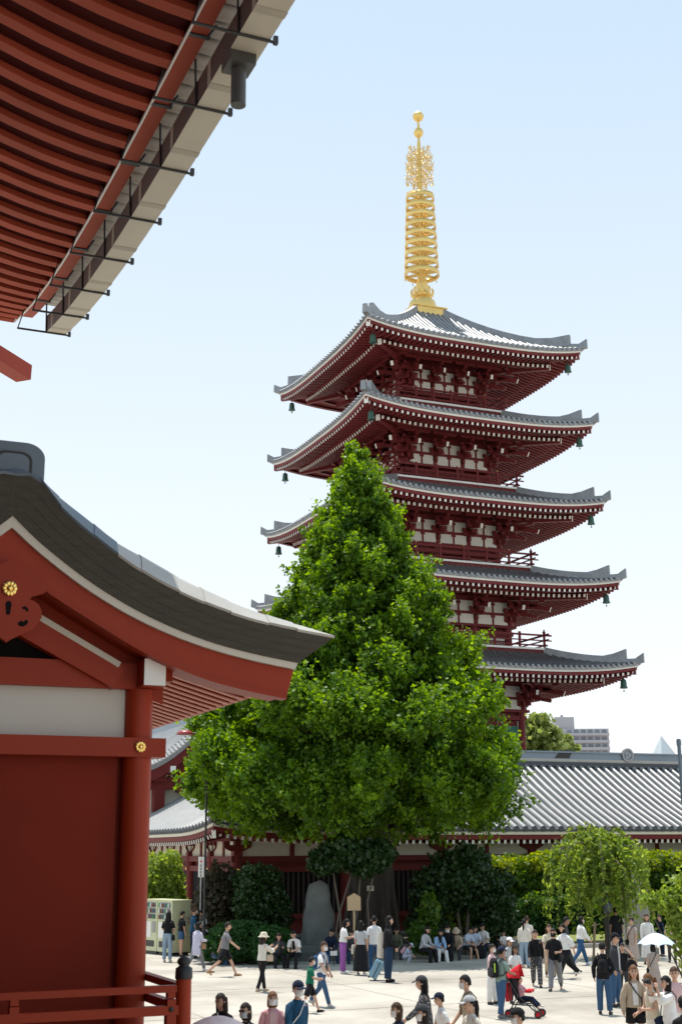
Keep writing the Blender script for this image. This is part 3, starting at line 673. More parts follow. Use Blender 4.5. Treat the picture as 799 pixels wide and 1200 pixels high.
for s in (-1, 1):
    A, B, W_, R__ = (mirror(c, s) for c in (cT, cB, cW, cR))
    m = MB(); m.sweep([[Vector((a[0], FV, a[1])), Vector((b[0], FV+.05, b[1])), Vector((b[0], FV+.5, b[1])), Vector((a[0], FV+.5, a[1]))] for a, b in zip(A, B)]); edge = m.build('roof_edge', BARK_R, fh)
    m = MB()
    for q in range(1, 4):      # the laid layers of the thick edge stand slightly proud of one another
        f0 = q/4
        L0 = [Vector((lerp(a[0], b[0], f0), lerp(FV, FV+.05, f0)-.005, lerp(a[1], b[1], f0))) for a, b in zip(A, B)]
        m.strip(L0, [p+Vector((0, 0, -.012)) for p in L0]); m.strip([p+Vector((0, .03, 0)) for p in L0], L0); m.strip([p+Vector((0, 0, -.012)) for p in L0], [p+Vector((0, .03, -.012)) for p in L0])
    m.build('roofing_layer', BARK_R, edge)
    m = MB(); m.sweep([[Vector((b[0], FV+.07, b[1]-.003)), Vector((w_[0], FV+.07, w_[1])), Vector((w_[0], FV+.4, w_[1])), Vector((b[0], FV+.4, b[1]-.003))] for b, w_ in zip(B, W_)]); m.build('white_trim', CTRIM, fh)
    m = MB(); m.sweep([[Vector((w_[0], FV+.13, w_[1]-.003)), Vector((r[0], FV+.13, r[1])), Vector((r[0], FV+.29, r[1])), Vector((w_[0], FV+.29, w_[1]-.003))] for w_, r in zip(W_, R__)]); bb_ = m.build('bargeboard', RED_V, fh)
    m = MB(); m.sweep([[Vector((r[0], FV+.115, r[1]+.05)), Vector((r[0], FV+.115, r[1]-.02)), Vector((r[0], FV+.32, r[1]-.02)), Vector((r[0], FV+.32, r[1]+.05))] for r in R__]); m.build('moulding', RED_V, bb_)
    # underside of the eave
    m = MB(); U0, Z0 = 6.24, 6.10
    def so(u): return lerp(5.90, 6.66, (6.2-u)/2.6)+.05*((6.2-u)/2.6)*((6.2-u)/2.6-1)
    us = [6.22-.3*q for q in range(10)]
    m.strip([Vector((FU+s*(u-FU), FV+.3, so(u)+.11)) for u in us], [Vector((FU+s*(u-FU), BACK, so(u)+.11)) for u in us]); m.build('soffit', RED_V, fh)
    m = MB(); m.bb((FU+s*(6.12-FU), FV+.3, 5.93), (FU+s*(6.26-FU), BACK, 6.17)); m.build('eave_board', RED_V, fh)
    lo = [[Vector((FU+s*(u-FU), -.045, so(u)-.02)), Vector((FU+s*(u-FU), .045, so(u)-.02)), Vector((FU+s*(u-FU), .045, so(u)+.1)), Vector((FU+s*(u-FU), -.045, so(u)+.1))] for u in [6.14-.26*q for q in range(10)]]
    rm = MB(); rm.sweep([[p-Vector((FU, 0, 0)) for p in l] for l in lo]); lo2 = [[l[0]-Vector((FU, -.0, .006)), l[1]-Vector((FU, 0, .006)), l[1]-Vector((FU, 0, -.012)), l[0]-Vector((FU, 0, -.012))] for l in lo]
    rm = MB().sweep([[p-Vector((FU, 0, 0)) for p in l] for l in lo], 0)
    rm.sweep([[l[0]-Vector((FU, .004, .008)), l[1]-Vector((FU, -.004, .008)), l[1]-Vector((FU, -.004, -.012)), l[0]-Vector((FU, .004, -.012))] for l in lo], 1)
    me = rm.mesh('rafter', [RED_V, mat('bounce_lit_rafter_edge', (.72, .36, .28), .6)])  # pale underside strip paints in light bounced up from the ground
    v = FV+.55
    while v < BACK: link('rafter', me, fh, (0, v-18, 0)); v += .33
    # roof covering: metal sheets laid side by side, rising from the verge on to the main slope
    Q = mirror(TSC, s); NP = 11
    for q in range(NP):
        i0, i1 = int(26*q/NP), int(26*(q+1)/NP)
        A2 = A[i0:i1+1]; Q2 = Q[i0:i1+1]; m = MB(); off = .004+.012*(q % 2)
        f = [Vector((a[0], FV-.02, a[1]+.008+off)) for a in A2]; f0 = [p-Vector((0, -.02, .03)) for p in f]
        g1 = [Vector((lerp(a[0], b[0], .55), FV+.28, lerp(a[1], b[1], .62)+.02+off)) for a, b in zip(A2, Q2)]; g2 = [Vector((b[0], FV+.62, b[1]+off)) for b in Q2]
        g3 = [p+Vector((0, .5, .05)) for p in g2]; g4 = [p+Vector((0, BACK-FV-1.2, .0)) for p in g3]
        L = [f0, f, g1, g2, g3, g4]
        for a, b in zip(L[:-1], L[1:]):
            m.strip(b, a, 0, True) if s > 0 else m.strip(a, b, 0, True)
        for e in (0, -1):
            sd = [l[e] for l in L[1:]]; m.strip(sd, [p-Vector((0, 0, .03)) for p in sd])
        m.build('roof_panel', COPPER if q > 3 else SLATE, fh)  # pale lower and dark upper sheets paint in sun glare and eave shadow
# ridge end ornament: rounded grey block with a recessed niche
def rr(w_, z0, z1, n=10):
    r = w_*.62; P = [(-w_, z0), (w_, z0)]
    for q in range(n+1):
        an = math.pi/2*q/n; P.append((w_-r+r*math.cos(an), z1-r*.8+r*.8*math.sin(an)))
    for q in range(n+1):
        an = math.pi/2+math.pi/2*q/n; P.append((-w_+r+r*math.cos(an), z1-r*.8+r*.8*math.sin(an)))
    return P
o_fn = lambda a, b, d: Vector((FU-.01+a, FV+.25+d, b))
m = MB(); m.prism(rr(.40, 7.9, 8.86), o_fn, 0, 8.4); orn = m.build('ridge_end', SLATE, fh)
m = MB(); m.prism(rr(.235, 8.2, 8.72), o_fn, -.05, .0, 0); m.build('niche_frame', BLACK, orn)
m = MB(); m.prism(rr(.195, 8.2, 8.685), o_fn, -.062, -.051, 0); m.build('niche_panel', SLATE, orn)
# pendant board (gegyo) with a brass flower
def gegyo():
    half = [(0, 7.28), (.25, 7.16), (.50, 6.97), (.43, 6.90), (.36, 6.87), (.28, 6.85), (.25, 6.80), (.30, 6.79), (.36, 6.75), (.40, 6.68), (.405, 6.59), (.36, 6.50), (.29, 6.42), (.20, 6.38), (.08, 6.32), (0, 6.265)]
    return [(a, b) for a, b in half]+[(-a, b) for a, b in half[-2:0:-1]]
m = MB(); m.prism(gegyo(), lambda a, b, d: Vector((FU+a, FV+.02+d, b)), 0, .09); gg = m.build('gable_pendant', RED_V, fh)
def hole(pts): MB().prism(pts, lambda a, b, d: Vector((FU+a, FV+.013+d, b)), 0, .02).build('pendant_opening', SHADE, gg)  # flat dark plates in place of shaded cut-outs
hole([(-.022, 6.60), (.022, 6.60), (.03, 6.68), (.036, 6.72), (.028, 6.755), (0, 6.77), (-.028, 6.755), (-.036, 6.72), (-.03, 6.68)])
for s in (-1, 1):
    hole([(s*a, b) for a, b in ((.16, 6.70), (.20, 6.715), (.235, 6.69), (.24, 6.65), (.215, 6.655), (.20, 6.68), (.175, 6.675))])
    hole([(s*a, b) for a, b in ((.12, 6.50), (.16, 6.535), (.19, 6.52), (.215, 6.55), (.245, 6.535), (.235, 6.495), (.19, 6.465), (.14, 6.47))])
def flower(name, c, r, par):
    m = MB()
    for e in range(10):
        an = 6.283*e/10; m.ball((c[0]+.62*r*math.cos(an), c[1], c[2]+.62*r*math.sin(an)), r*.36, 8, 5, 0, (1, .5, 1))
    m.ball(c, r*.42, 10, 6, 0, (1, .9, 1)); m.prism([(r*.85*math.cos(6.283*e/16), r*.85*math.sin(6.283*e/16)) for e in range(16)], lambda a, b, d: Vector((c[0]+a, c[1]+d, c[2]+b)), 0, .03)
    return m.build(name, BRASS, par)
flower('brass_flower', (FU, FV+.0, 6.92), .10, gg)
# gable interior and frame
CVY = 17.0
m = MB(); m.prism([(-1.75, 6.18), (1.75, 6.18), (0, 7.45)], lambda a, b, d: Vector((FU+a, CVY-.02+d, b)), 0, .1); m.build('gable_boards', SHADE, fh)  # black boards paint the shade inside the gable
for s in (-1, 1):
    a_, b_ = at_y(22, 708, 16.75), at_y(141, 779, 16.75)
    p0 = Vector((FU+s*(a_.x-FU), 16.87, a_.z-.20)); p1 = Vector((FU+s*(b_.x-FU), 16.87, b_.z-.17))
    MB().bar(p0, p1, .2, .30).build('inner_rafter', RED_V, fh)
    MB().bar(p0+Vector((0, -.06, .20)), p1+Vector((0, -.06, .17)), .1, .075).build('inner_white_trim', CTRIM, fh)
    m = MB(); m.strip([Vector((FU+s*(u-FU), FV+.29, z+.02)) for u, z in cR], [Vector((FU+s*(u-FU), 16.98, z+.02)) for u, z in cR]); m.strip([Vector((FU+s*(u-FU), 16.955, z+.03)) for u, z in cR[:17]], [Vector((FU+s*(u-FU), 16.955, z-.42)) for u, z in cR[:17]]); m.build('verge_soffit', RED_V, fh)
m = MB(); m.bb((FU-1.75, CVY-.14, 5.84), (FU+1.80, CVY+.14, 6.175)); m.build('gable_beam', RED_V, fh)
m = MB(); m.bb((FU-2.15, CVY-.22, 4.975), (FU+2.165, CVY+.16, 5.215)); bm2 = m.build('tie_beam', RED_V, fh)
flower('brass_flower', tuple(at_y(165, 875, CVY-.25)), .075, bm2)
m = MB(); m.bb((FU-1.7, CVY-.02, 5.215), (FU+1.72, CVY+.1, 5.84)); m.build('white_panel', WPANEL, fh)
m = MB(); m.bb((FU-1.7, CVY+.02, 1.5), (FU+1.60, CVY+.12, 4.975)); m.build('wall', RED_W, fh)
m = MB(); m.bb((FU+1.60, CVY+.10, 1.5), (FU+1.85, CVY+.2, 4.975)); m.bb((FU+1.62, CVY+.2, 1.5), (FU+1.80, BACK-.5, 6.0)); m.bb((FU-1.8, CVY+.12, 1.5), (FU-1.62, BACK-.5, 6.0)); m.build('side_wall', RED_W, fh)
for s in (-1, 1):
    MB().lathe([(.185, 1.5), (.185, 5.845)], 24, (FU+s*1.845, CVY, 0)).build('pillar', RED_V, fh)
    m = MB(); x0, x1 = FU+s*1.78, FU+s*2.06
    m.bb((min(x0, x1), FV+.31, 5.855), (max(x0, x1), BACK-.4, 6.19)); m.bb((min(x0, x1), FV+.295, 5.855), (max(x0, x1), FV+.309, 6.19), 1); m.build('purlin', [RED_V, WPAINT], fh)
    m = MB(); x0, x1 = FU+s*2.07, FU+s*2.24; m.bb((min(x0, x1), FV+.62, 5.95), (max(x0, x1), BACK-.4, 6.15)); m.build('outer_purlin', RED_V, fh)
m = MB(); m.bb((FU-2.5, 15.2, 1.3), (FU+2.32, BACK, 1.48)); m.bb((FU-2.4, 15.5, 0), (FU+2.2, BACK, 1.3), 1); m.build('veranda', [RED_V, STONE], fh)

# veranda railing: round corner post with black onion finial
rp = at_y(215.5, 1150, 15.45)
rl = thing('railing', 'low vermilion veranda railing with a round post capped by a black finial', 'railing', (rp.x, rp.y, 1.48))
zt = at_y(200, 1121, 15.45).z; zc_ = at_y(200, 1147, 15.45).z
MB().lathe([(.088, 1.48), (.088, zc_+.01)], 20, (rp.x, rp.y, 0)).build('corner_post', RED_V, rl)
h_ = zt-zc_
MB().lathe([(.098, zc_-.005), (.1, zc_+.02), (.095, zc_+h_*.46), (.07, zc_+h_*.52), (.055, zc_+h_*.58), (.075, zc_+h_*.66), (.082, zc_+h_*.78), (.06, zc_+h_*.92), (.02, zc_+h_*.99), (0, zc_+h_)], 20, (rp.x, rp.y, 0)).build('finial', BLACK, rl)
zr1 = at_y(195, 1158.5, 15.45).z; zr2 = at_y(195, 1184, 15.45).z
m = MB(); m.bb((rp.x-5.2, rp.y-.05, zr1-.04), (rp.x-.09, rp.y+.05, zr1+.035)); m.build('rail', RED_V, rl)
m = MB(); m.bb((rp.x-5.2, rp.y-.055, zr2-.05), (rp.x-.06, rp.y+.055, zr2+.05)); m.build('rail', RED_V, rl)
m = MB(); m.bb((rp.x-5.2, rp.y-.05, 1.55), (rp.x-.06, rp.y+.05, 1.65)); m.build('rail', RED_V, rl)
for z, hh in ((zr1, .04), (zr2, .05), (1.6, .05)):
    m = MB(); m.bb((rp.x-.05, rp.y+.09, z-hh), (rp.x+.05, 24, z+hh)); m.build('rail', RED_V, rl)
for x in (-.15, -1.9, -3.6):
    m = MB(); m.bb((rp.x+x-.055, rp.y-.06, 1.48), (rp.x+x+.055, rp.y+.06, zr2-.051)); m.bb((rp.x+x-.05, rp.y-.06, zr2+.051), (rp.x+x+.05, rp.y+.06, zr2+.12)); m.bb((rp.x+x-.045, rp.y-.05, zr2+.13), (rp.x+x+.045, rp.y+.05, zr1-.041)); m.build('baluster', RED_V, rl)
for y in (2.2, 4.4, 6.6):
    m = MB(); m.bb((rp.x-.05, rp.y+y-.05, 1.48), (rp.x+.05, rp.y+y+.05, zr1-.041)); m.build('baluster', RED_V, rl)
p = at_y(201, 1183, rp.y-.06); MB().ball(p, .03, 8, 6, 0, (1, .5, 1)).build('nail_cover', BLACK, rl)

# ------------------------------------------------------------------ main hall: the great eave overhead
mh = thing('main_hall', 'great hall eave overhead with red rafters and a wide beige gutter, top left', 'temple hall', (-4, 10, 0))
V0, V1 = -4.0, 26.3
def lift(v): return 0 if v < 15 else .71*((v-15)/9.2)**2.5
def zr(d): return .10*d+.07*d*d if d < 4 else 1.52+.66*(d-4)
RU_ = 3.80
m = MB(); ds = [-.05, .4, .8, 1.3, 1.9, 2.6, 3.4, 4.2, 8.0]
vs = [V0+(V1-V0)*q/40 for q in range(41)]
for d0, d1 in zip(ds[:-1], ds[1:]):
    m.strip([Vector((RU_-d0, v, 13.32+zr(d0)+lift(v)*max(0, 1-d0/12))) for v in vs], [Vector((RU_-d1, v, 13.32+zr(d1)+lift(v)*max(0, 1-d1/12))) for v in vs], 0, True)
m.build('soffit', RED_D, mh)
v = V0+.2; q = 0
dd = [0, .3, .6, 1.0, 1.5, 2.0, 2.7, 3.4, 4.2, 6.0]
while v < V1-.1:
    m = MB(); lo = []
    for d in dd:
        z = 13.13+zr(d)+lift(v)*max(0, 1-d/12); x = RU_-.02-d
        lo.append([Vector((x, v-.09, z+.10)), Vector((x, v+.09, z+.10)), Vector((x, v+.09, z+.2)), Vector((x, v-.09, z+.2))])
    m.sweep(lo); 
    if v > 9: m.build('rafter', RED_R, mh)
    v += .53
def run(u0, u1, z0, z1, va, vb, m, mi=0, n=30):
    lo = []
    for q in range(n+1):
        v = lerp(va, vb, q/n); l = lift(v); lo.append([Vector((u0, v, z0+l)), Vector((u1, v, z0+l)), Vector((u1, v, z1+l)), Vector((u0, v, z1+l))])
    return m.sweep(lo, mi)
m = run(3.80, 4.02, 13.22, 13.52, V0, 25.1, MB()); m.build('fascia', RED_R, mh)
m = run(3.775, 3.80, 13.2, 13.23, V0, 25.9, MB()); m.build('edge_wire', WPAINT, mh)
m = run(4.02, 4.40, 13.70, 13.76, V0, 24.3, MB()); m.build('eave_batten', GUT, mh)
td = MB(); vs_ = 9.0
em = MB().tube([(0, 0, 0), (.46, 0, -.02)], .10, 10).tube([(-.05, .19, .06), (.36, .19, .05)], .07, 6).mesh('eave_tile', COPPER)
while vs_ < 25:
    link('eave_tile', em, mh, (4.04+4, vs_-10, 13.62+lift(vs_)), 0); vs_ += .37
m = MB()
for q in range(40):
    v, v2 = lerp(V0, V1, q/40), lerp(V0, V1, (q+1)/40)
    m.add([(4.12, v, 13.68+lift(v)), (4.12, v2, 13.68+lift(v2)), (-.2, v2, 15.6+lift(v2)*.6), (-.2, v, 15.6+lift(v)*.6), (-4.2, v, 18.5), (-4.2, v2, 18.5)], [(0, 1, 2, 3), (3, 2, 5, 4)])
m.add([(4.12, V1, 13.68+lift(V1)), (-.2, V1, 15.6+lift(V1)*.6), (-.2, V1, 14+lift(V1)*.6), (RU_, V1, 13.42+lift(V1))], [(0, 1, 2, 3)])
m.build('roof', TILE, mh)
GE = 24.25
m = MB()
n = 30; lo = []
for q in range(n+1):
    v = lerp(9.0, GE, q/n); l = lift(v)+12.8; lo.append([Vector((4.16, v, l)), Vector((4.53, v, l)), Vector((4.53, v, l+.34)), Vector((4.16, v, l+.34))])
vs2 = [p for l in lo for p in l]
m.add(vs2, [(i*4, i*4+1, i*4+5, i*4+4) for i in range(n)]+[(i*4+1, i*4+2, i*4+6, i*4+5) for i in range(n)], 0)
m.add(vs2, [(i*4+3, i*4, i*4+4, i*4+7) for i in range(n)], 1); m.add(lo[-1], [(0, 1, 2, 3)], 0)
gut = m.build('gutter', [GUT, GUT_D], mh)
for v in [9.6+1.65*q+.9 for q in range(9)]:
    m = MB(); l = lift(v)+12.8; m.bb((4.158, v-.06, l-.008), (4.535, v+.06, l+.33)); m.build('gutter_joint', mat('gutter_joint_metal', (.40, .355, .28), .6), gut)
for q in range(-1, 8):
    v = 12.65+1.65*q; l = lift(v)
    if v > 24.3: v = 24.1; l = lift(v)
    m = MB(); m.tube([(3.60, v, 12.79+l), (4.60, v, 12.785+l)], .02, 6); m.tube([(3.61, v, 12.79+l), (3.72, v, 13.21+l)], .012, 5); m.bb((4.57, v-.025, 12.76+l), (4.62, v+.025, 12.86+l)); m.tube([(4.15, v, 12.78+l), (4.13, v+.0, 13.45+l)], .016, 6)
    m.build('gutter_bracket', BLACK, mh)
    v2 = v+.82; l = lift(v2)
    if v2 < 24: m = MB(); m.bb((3.79, v2-.03, 13.20+l), (4.06, v2+.03, 13.219+l)); m.tube([(4.03, v2, 13.21+l), (4.14, v2, 13.4+l)], .02, 6); m.build('strap', BLACK, mh)
pp = at_z(280, 70, 12.78)
m = MB(); m.bb((pp.x-.16, pp.y-.16, 12.66), (pp.x+.16, pp.y+.16, 12.795)); m.lathe([(.088, 12.18), (.088, 12.66)], 16, (pp.x, pp.y, 0)); m.build('rain_outlet', DULLG, mh)
m = MB(); c0 = at_z(17, 430, 13.95); m.bar((c0.x+.26, c0.y+.26, 13.92), (c0.x-5, c0.y-5, 14.25), .38, .34); m.build('hip_beam', RED_V, mh)
m = MB(); m.bb((-14, -6, 0), (-4.4, 21, 14)); m.build('body', RED_H, mh)
# ------------------------------------------------------------------ foliage
def leaves_mesh(name, P, D, size, mt, tint, flat=.35, elong=1.0):
    """P: leaf positions (n,3); D: preferred facing (n,3); one kite-shaped leaf each"""
    n = len(P); nrm = D*flat+RNG.normal(size=(n, 3))*.6; nrm /= np.linalg.norm(nrm, axis=1)[:, None]+1e-9
    a = np.cross(nrm, RNG.normal(size=(n, 3))); a /= np.linalg.norm(a, axis=1)[:, None]+1e-9; b = np.cross(nrm, a)
    s = size*(.65+.7*RNG.random((n, 1)))
    V = np.empty((n, 4, 3)); V[:, 0] = P-a*s*.55*elong; V[:, 1] = P+b*s*.5+a*s*.12; V[:, 2] = P+a*s*.55*elong+nrm*s*.12; V[:, 3] = P-b*s*.5+a*s*.12
    me = bpy.data.meshes.new(name); me.vertices.add(4*n); me.vertices.foreach_set('co', V.reshape(-1).astype(np.float32))
    me.loops.add(4*n); me.loops.foreach_set('vertex_index', np.arange(4*n, dtype=np.int32))
    me.polygons.add(n); me.polygons.foreach_set('loop_start', np.arange(0, 4*n, 4, dtype=np.int32)); me.polygons.foreach_set('loop_total', np.full(n, 4, np.int32))
    me.materials.append(mt); me.update()
    at = me.attributes.new('tint', 'FLOAT', 'POINT'); at.data.foreach_set('value', np.repeat(np.clip(tint, 0, 1), 4).astype(np.float32))
    return me
def shoots(C, R, axis, ns, nl, spread=.55, up=.6):
    """leafy shoots fanning out of clump centres; returns leaf positions, facing and a tint per leaf"""
    k = len(C); c = np.repeat(C, ns, 0); r = np.repeat(R, ns); ax = np.repeat(axis, ns, 0)
    d = ax+RNG.normal(size=(k*ns, 3))*spread; d[:, 2] += up*.5; d /= np.linalg.norm(d, axis=1)[:, None]
    st = c+RNG.normal(size=c.shape)*(r*.38)[:, None]
    L = r*(.7+.7*RNG.random(k*ns))
    t = RNG.random((k*ns, nl))
    P = st[:, None]+d[:, None]*(L[:, None]*t)[..., None]+RNG.normal(size=(k*ns, nl, 3))*((.16+.10*(1-t))*r[:, None])[..., None]*.8
    ct = np.repeat(RNG.random(k), ns)[:, None]*.45
    tint = ct+RNG.random((k*ns, nl))*.35+.25*t**2  # tint rises towards shoot tips, painting highlights on the young leaves
    return P.reshape(-1, 3), np.repeat(d, nl, 0), tint.reshape(-1)
GINKGO = leaf_mat('ginkgo_leaf', (.013, .064, .010), (.165, .30, .016), .5)
DARKLEAF = leaf_mat('dark_evergreen_leaf', (.010, .032, .010), (.035, .075, .018), .2, .35)
MIDLEAF = leaf_mat('mid_green_leaf', (.025, .08, .012), (.11, .19, .025), .45)
YELLEAF = leaf_mat('yellow_green_leaf', (.08, .155, .012), (.27, .32, .03), .5)
WILLOWL = leaf_mat('willow_leaf', (.085, .16, .025), (.25, .33, .07), .52)
CLIPPED = leaf_mat('clipped_bush_leaf', (.012, .055, .010), (.035, .11, .02), .3)
DULLLEAF = leaf_mat('dull_reddish_leaf', (.022, .030, .014), (.07, .055, .03), .25)
PALELEAF = leaf_mat('pale_far_leaf', (.13, .19, .05), (.30, .36, .12), .4)

# ---- the great ginkgo
TD = 54.0; TB = at_d(436, 1090, TD); TB.z = 0
fwd = np.array([math.sin(YAW), math.cos(YAW), 0]); rgt = np.array([math.cos(YAW), -math.sin(YAW), 0])
prof = [(545, 414, 422), (556, 409, 430), (570, 403, 437), (590, 395, 444), (612, 384, 456), (640, 372, 466), (668, 358, 478), (700, 344, 498), (740, 336, 520), (780, 318, 542), (820, 284, 560), (850, 250, 570), (880, 236, 580), (905, 234, 592), (930, 240, 586), (952, 256, 572), (970, 305, 535)]
pz = []; 
for y, a, b in prof:
    A, B = at_d(a, y, TD), at_d(b, y, TD); mid = (A+B)/2
    off = (mid.x-TB.x)*rgt[0]+(mid.y-TB.y)*rgt[1]
    pz.append((A.z, off, (B-A).length/2))
pz = np.array(pz)[::-1]
def g_at(z): return np.interp(z, pz[:, 0], pz[:, 1]), np.interp(z, pz[:, 0], pz[:, 2])
tree = thing('ginkgo_tree', 'great cone-shaped ginkgo tree in fresh green leaf standing in front of the hall', 'tree', tuple(TB))
rnd = np.random.default_rng(11)
zlo, zhi = pz[0, 0], pz[-1, 0]
C = []; R_l = []; AX = []
lobes = []
tries = 0
while len(lobes) < 190 and tries < 60000:        # leafy masses at the branch ends, kept apart so dark gaps stay between them
    tries += 1
    z = zlo+.4+(zhi-zlo-.4)*rnd.random(); off, r = g_at(z)
    if rnd.random() > (r+.4)/7.2: continue
    an = rnd.random()*6.2832; LR = min(1.5, .22+.21*r)*(.65+.7*rnd.random())
    dep = 1.0 if rnd.random() < .86 else .6
    rr_ = max(0, r*dep*(.87+.22*rnd.random())-LR*.72)
    c = np.array([TB.x, TB.y, 0])+rgt*(off+rr_*math.cos(an))+fwd*(rr_*math.sin(an)*.95); c[2] = z-.1*LR
    if any(np.linalg.norm((c-l[0])*np.array([1, 1, .85])) < .80*(LR+l[1]) for l in lobes): continue
    out_ = rgt*math.cos(an)+fwd*math.sin(an); lobes.append((c, LR, out_))
for c, LR, out_ in lobes:
    nc = int(7+15*LR**1.7)
    for q in range(nc):
        d = rnd.normal(size=3)+out_*.55+np.array([0, 0, .65]); d /= np.linalg.norm(d)
        rad = LR*(.42+.22*rnd.random())
        C.append(c+d*np.array([LR, LR, LR*.9])*(.62+.25*rnd.random())); R_l.append(min(.72, max(.28, rad))); ax = d*.7+np.array([0, 0, .5]); AX.append(ax)
SPK = [[], [], []]
for c, LR, out_ in lobes:                             # leading shoots that stick out of each mass
    for q in range(5):
        d = rnd.normal(size=3)*.45+out_*.8+np.array([0, 0, .8]); d /= np.linalg.norm(d)
        SPK[0].append(c+d*LR*.75); SPK[1].append(.30+.5*LR*rnd.random()); SPK[2].append(d*1.0+np.array([0, 0, .6]))
zz = np.linspace(zlo+.6, zhi-1.2, 110)                # inner leaves round the trunk
for z in zz:
    off, r = g_at(z); an = rnd.random()*6.283; q = r*.5*rnd.random()
    c = np.array([TB.x, TB.y, 0])+rgt*(off+q*math.cos(an))+fwd*q*math.sin(an); c[2] = z; C.append(c); R_l.append(.9); AX.append(np.array([0, 0, 1.0]))
C, R_l, AX = np.array(C), np.array(R_l), np.array(AX)
P, D, T = shoots(C, R_l, AX, 7, 27)
off, r = g_at(zhi); top_ = np.array([TB.x, TB.y, 0])+rgt*off; top_[2] = zhi-.6; SPK[0] += [top_, top_+[0, 0, .3]]; SPK[1] += [.55, .5]; SPK[2] += [np.array([0, 0, 2.0])]*2
P2, D2, T2 = shoots(np.array(SPK[0]), np.array(SPK[1])*1.25, np.array(SPK[2]), 3, 34, .22, .6); P, D, T = np.concatenate([P, P2]), np.concatenate([D, D2]), np.concatenate([T, T2])
link('crown', leaves_mesh('crown', P-np.array(TB), D, .135, GINKGO, T), tree)
m = MB()
m.tube([(0, 0, -.1), (0, 0, .5), (.03, 0, 1.6), (-.05, 0, 3.4), (-.1, 0, 5.2), (-.2, 0, 9), (-.35, 0, 14), (-.5, 0, 18)], [1.3, .98, .86, .80, .76, .55, .33, .08], 18)
for q in range(9):
    an = q*.7; m.tube([(1.25*math.cos(an), 1.25*math.sin(an), -.1), (.82*math.cos(an), .82*math.sin(an), .6), (.62*math.cos(an+.1), .62*math.sin(an+.1), 2.8), (.5*math.cos(an+.1), .5*math.sin(an+.1), 5)], [.45, .34, .25, .15], 7)
m.build('trunk', mat('ginkgo_bark', (.055, .045, .036), .9, .4, 4.0, bump=.9, bscale=8, stretch=(3, 3, .6)), tree, True)
lr = random.Random(5)
for q in range(14):
    an = q*2.4; z = 4.2+q*.75; ln = g_at(z+1.5)[1]*.8
    pts = [(0, 0, z-.4)]
    for e in range(1, 5): pts.append((ln*e/4*math.cos(an)+lr.uniform(-.2, .2), ln*e/4*math.sin(an)+lr.uniform(-.2, .2), z+(.5*e if e < 3 else .45*e)))
    MB().tube(pts, [.34, .26, .19, .12, .04], 7).build('limb', BARK, tree, True)

def blob_leaves(blobs, n, size, mt, par, name='crown', up=.3, shell=.55, lump=.16, off=(0, 0, 0), elong=1.0):
    vol = np.array([b[1][0]*b[1][1]*b[1][2] for b in blobs])**.75; cnt = (n*vol/vol.sum()).astype(int)
    Ps, Ds, Ts = [], [], []
    for (c, r), k in zip(blobs, cnt):
        d = RNG.normal(size=(k, 3)); d /= np.linalg.norm(d, axis=1)[:, None]
        ph = RNG.random(6)*6.28
        lum = 1+lump*(np.sin(d[:, 0]*5+ph[0])+np.sin(d[:, 1]*6+ph[1])+np.sin(d[:, 2]*7+ph[2]))/1.6+lump*.5*np.sin(d[:, 0]*13+d[:, 2]*11+ph[3])
        rad = (shell+(1-shell)*RNG.random(k)**.6)*lum
        Ps.append(np.array(c)+d*np.array(r)*rad[:, None]); dd = d.copy(); dd[:, 2] += up; Ds.append(dd)
        Ts.append(.15+.3*RNG.random()+.5*RNG.random(k))
    P = np.concatenate(Ps); keep = P[:, 2] > .12; P, D, T = P[keep], np.concatenate(Ds)[keep], np.concatenate(Ts)[keep]
    return link(name, leaves_mesh(name, P-np.array(off), D, size, mt, T, elong=elong), par)
def plant(name, label, cat, base, blobs, n, size, mt, stems=None, group=None, **k):
    t = thing(name, label, cat, tuple(base), group)
    bl = [((base[0]+c[0], base[1]+c[1], base[2]+c[2]), r) for c, r in blobs]
    blob_leaves(bl, n, size, mt, t, 'foliage', off=tuple(base), **k)
    for s in (stems or []): MB().tube(s[0], s[1], 7).build('stem', s[2] if len(s) > 2 else BARK, t, True)
    return t
def gd(x, y, D): p = at_d(x, y, D); return Vector((p.x, p.y, 0))
def W(dx, dy, z): return (rgt[0]*dx+fwd[0]*dy, rgt[1]*dx+fwd[1]*dy, z)     # offset: right, away, up
plant('dark_shrub', 'dull reddish shrub under the lamp post left of the stone monument', 'shrub', gd(257, 1100, 52), [(W(0, 0, 2.0), (.85, .8, 1.35)), (W(-.3, 0, 1.2), (.8, .7, 1.1)), (W(.3, .1, 2.5), (.6, .6, .7))], 5200, .14, DULLLEAF, [([(0, 0, 0), (.1, 0, 1.5)], [.07, .04])])
plant('dark_shrub', 'tall dark green shrub with a few yellow leaves left of the stone monument', 'shrub', gd(302, 1100, 51.5), [(W(0, 0, 2.0), (1.0, .9, 1.3)), (W(.4, 0, 1.3), (.9, .8, 1.2)), (W(-.3, .1, 2.5), (.7, .6, .7))], 7000, .14, DARKLEAF, [([(0, 0, 0), (.1, 0, 1.5)], [.07, .04])])
plant('clipped_bush', 'rounded bright green clipped bush behind the walking man in grey', 'bush', gd(283, 1121, 49), [(W(0, 0, .72), (1.25, .9, .78)), (W(-.8, 0, .5), (.75, .7, .55))], 11000, .09, CLIPPED, shell=.8, lump=.05, up=.5)
plant('clipped_bush', 'smaller darker rounded bush beside the bright clipped one', 'bush', gd(318, 1122, 48.6), [(W(0, 0, .6), (.85, .75, .68))], 6000, .09, CLIPPED, shell=.8, lump=.05, up=.5)
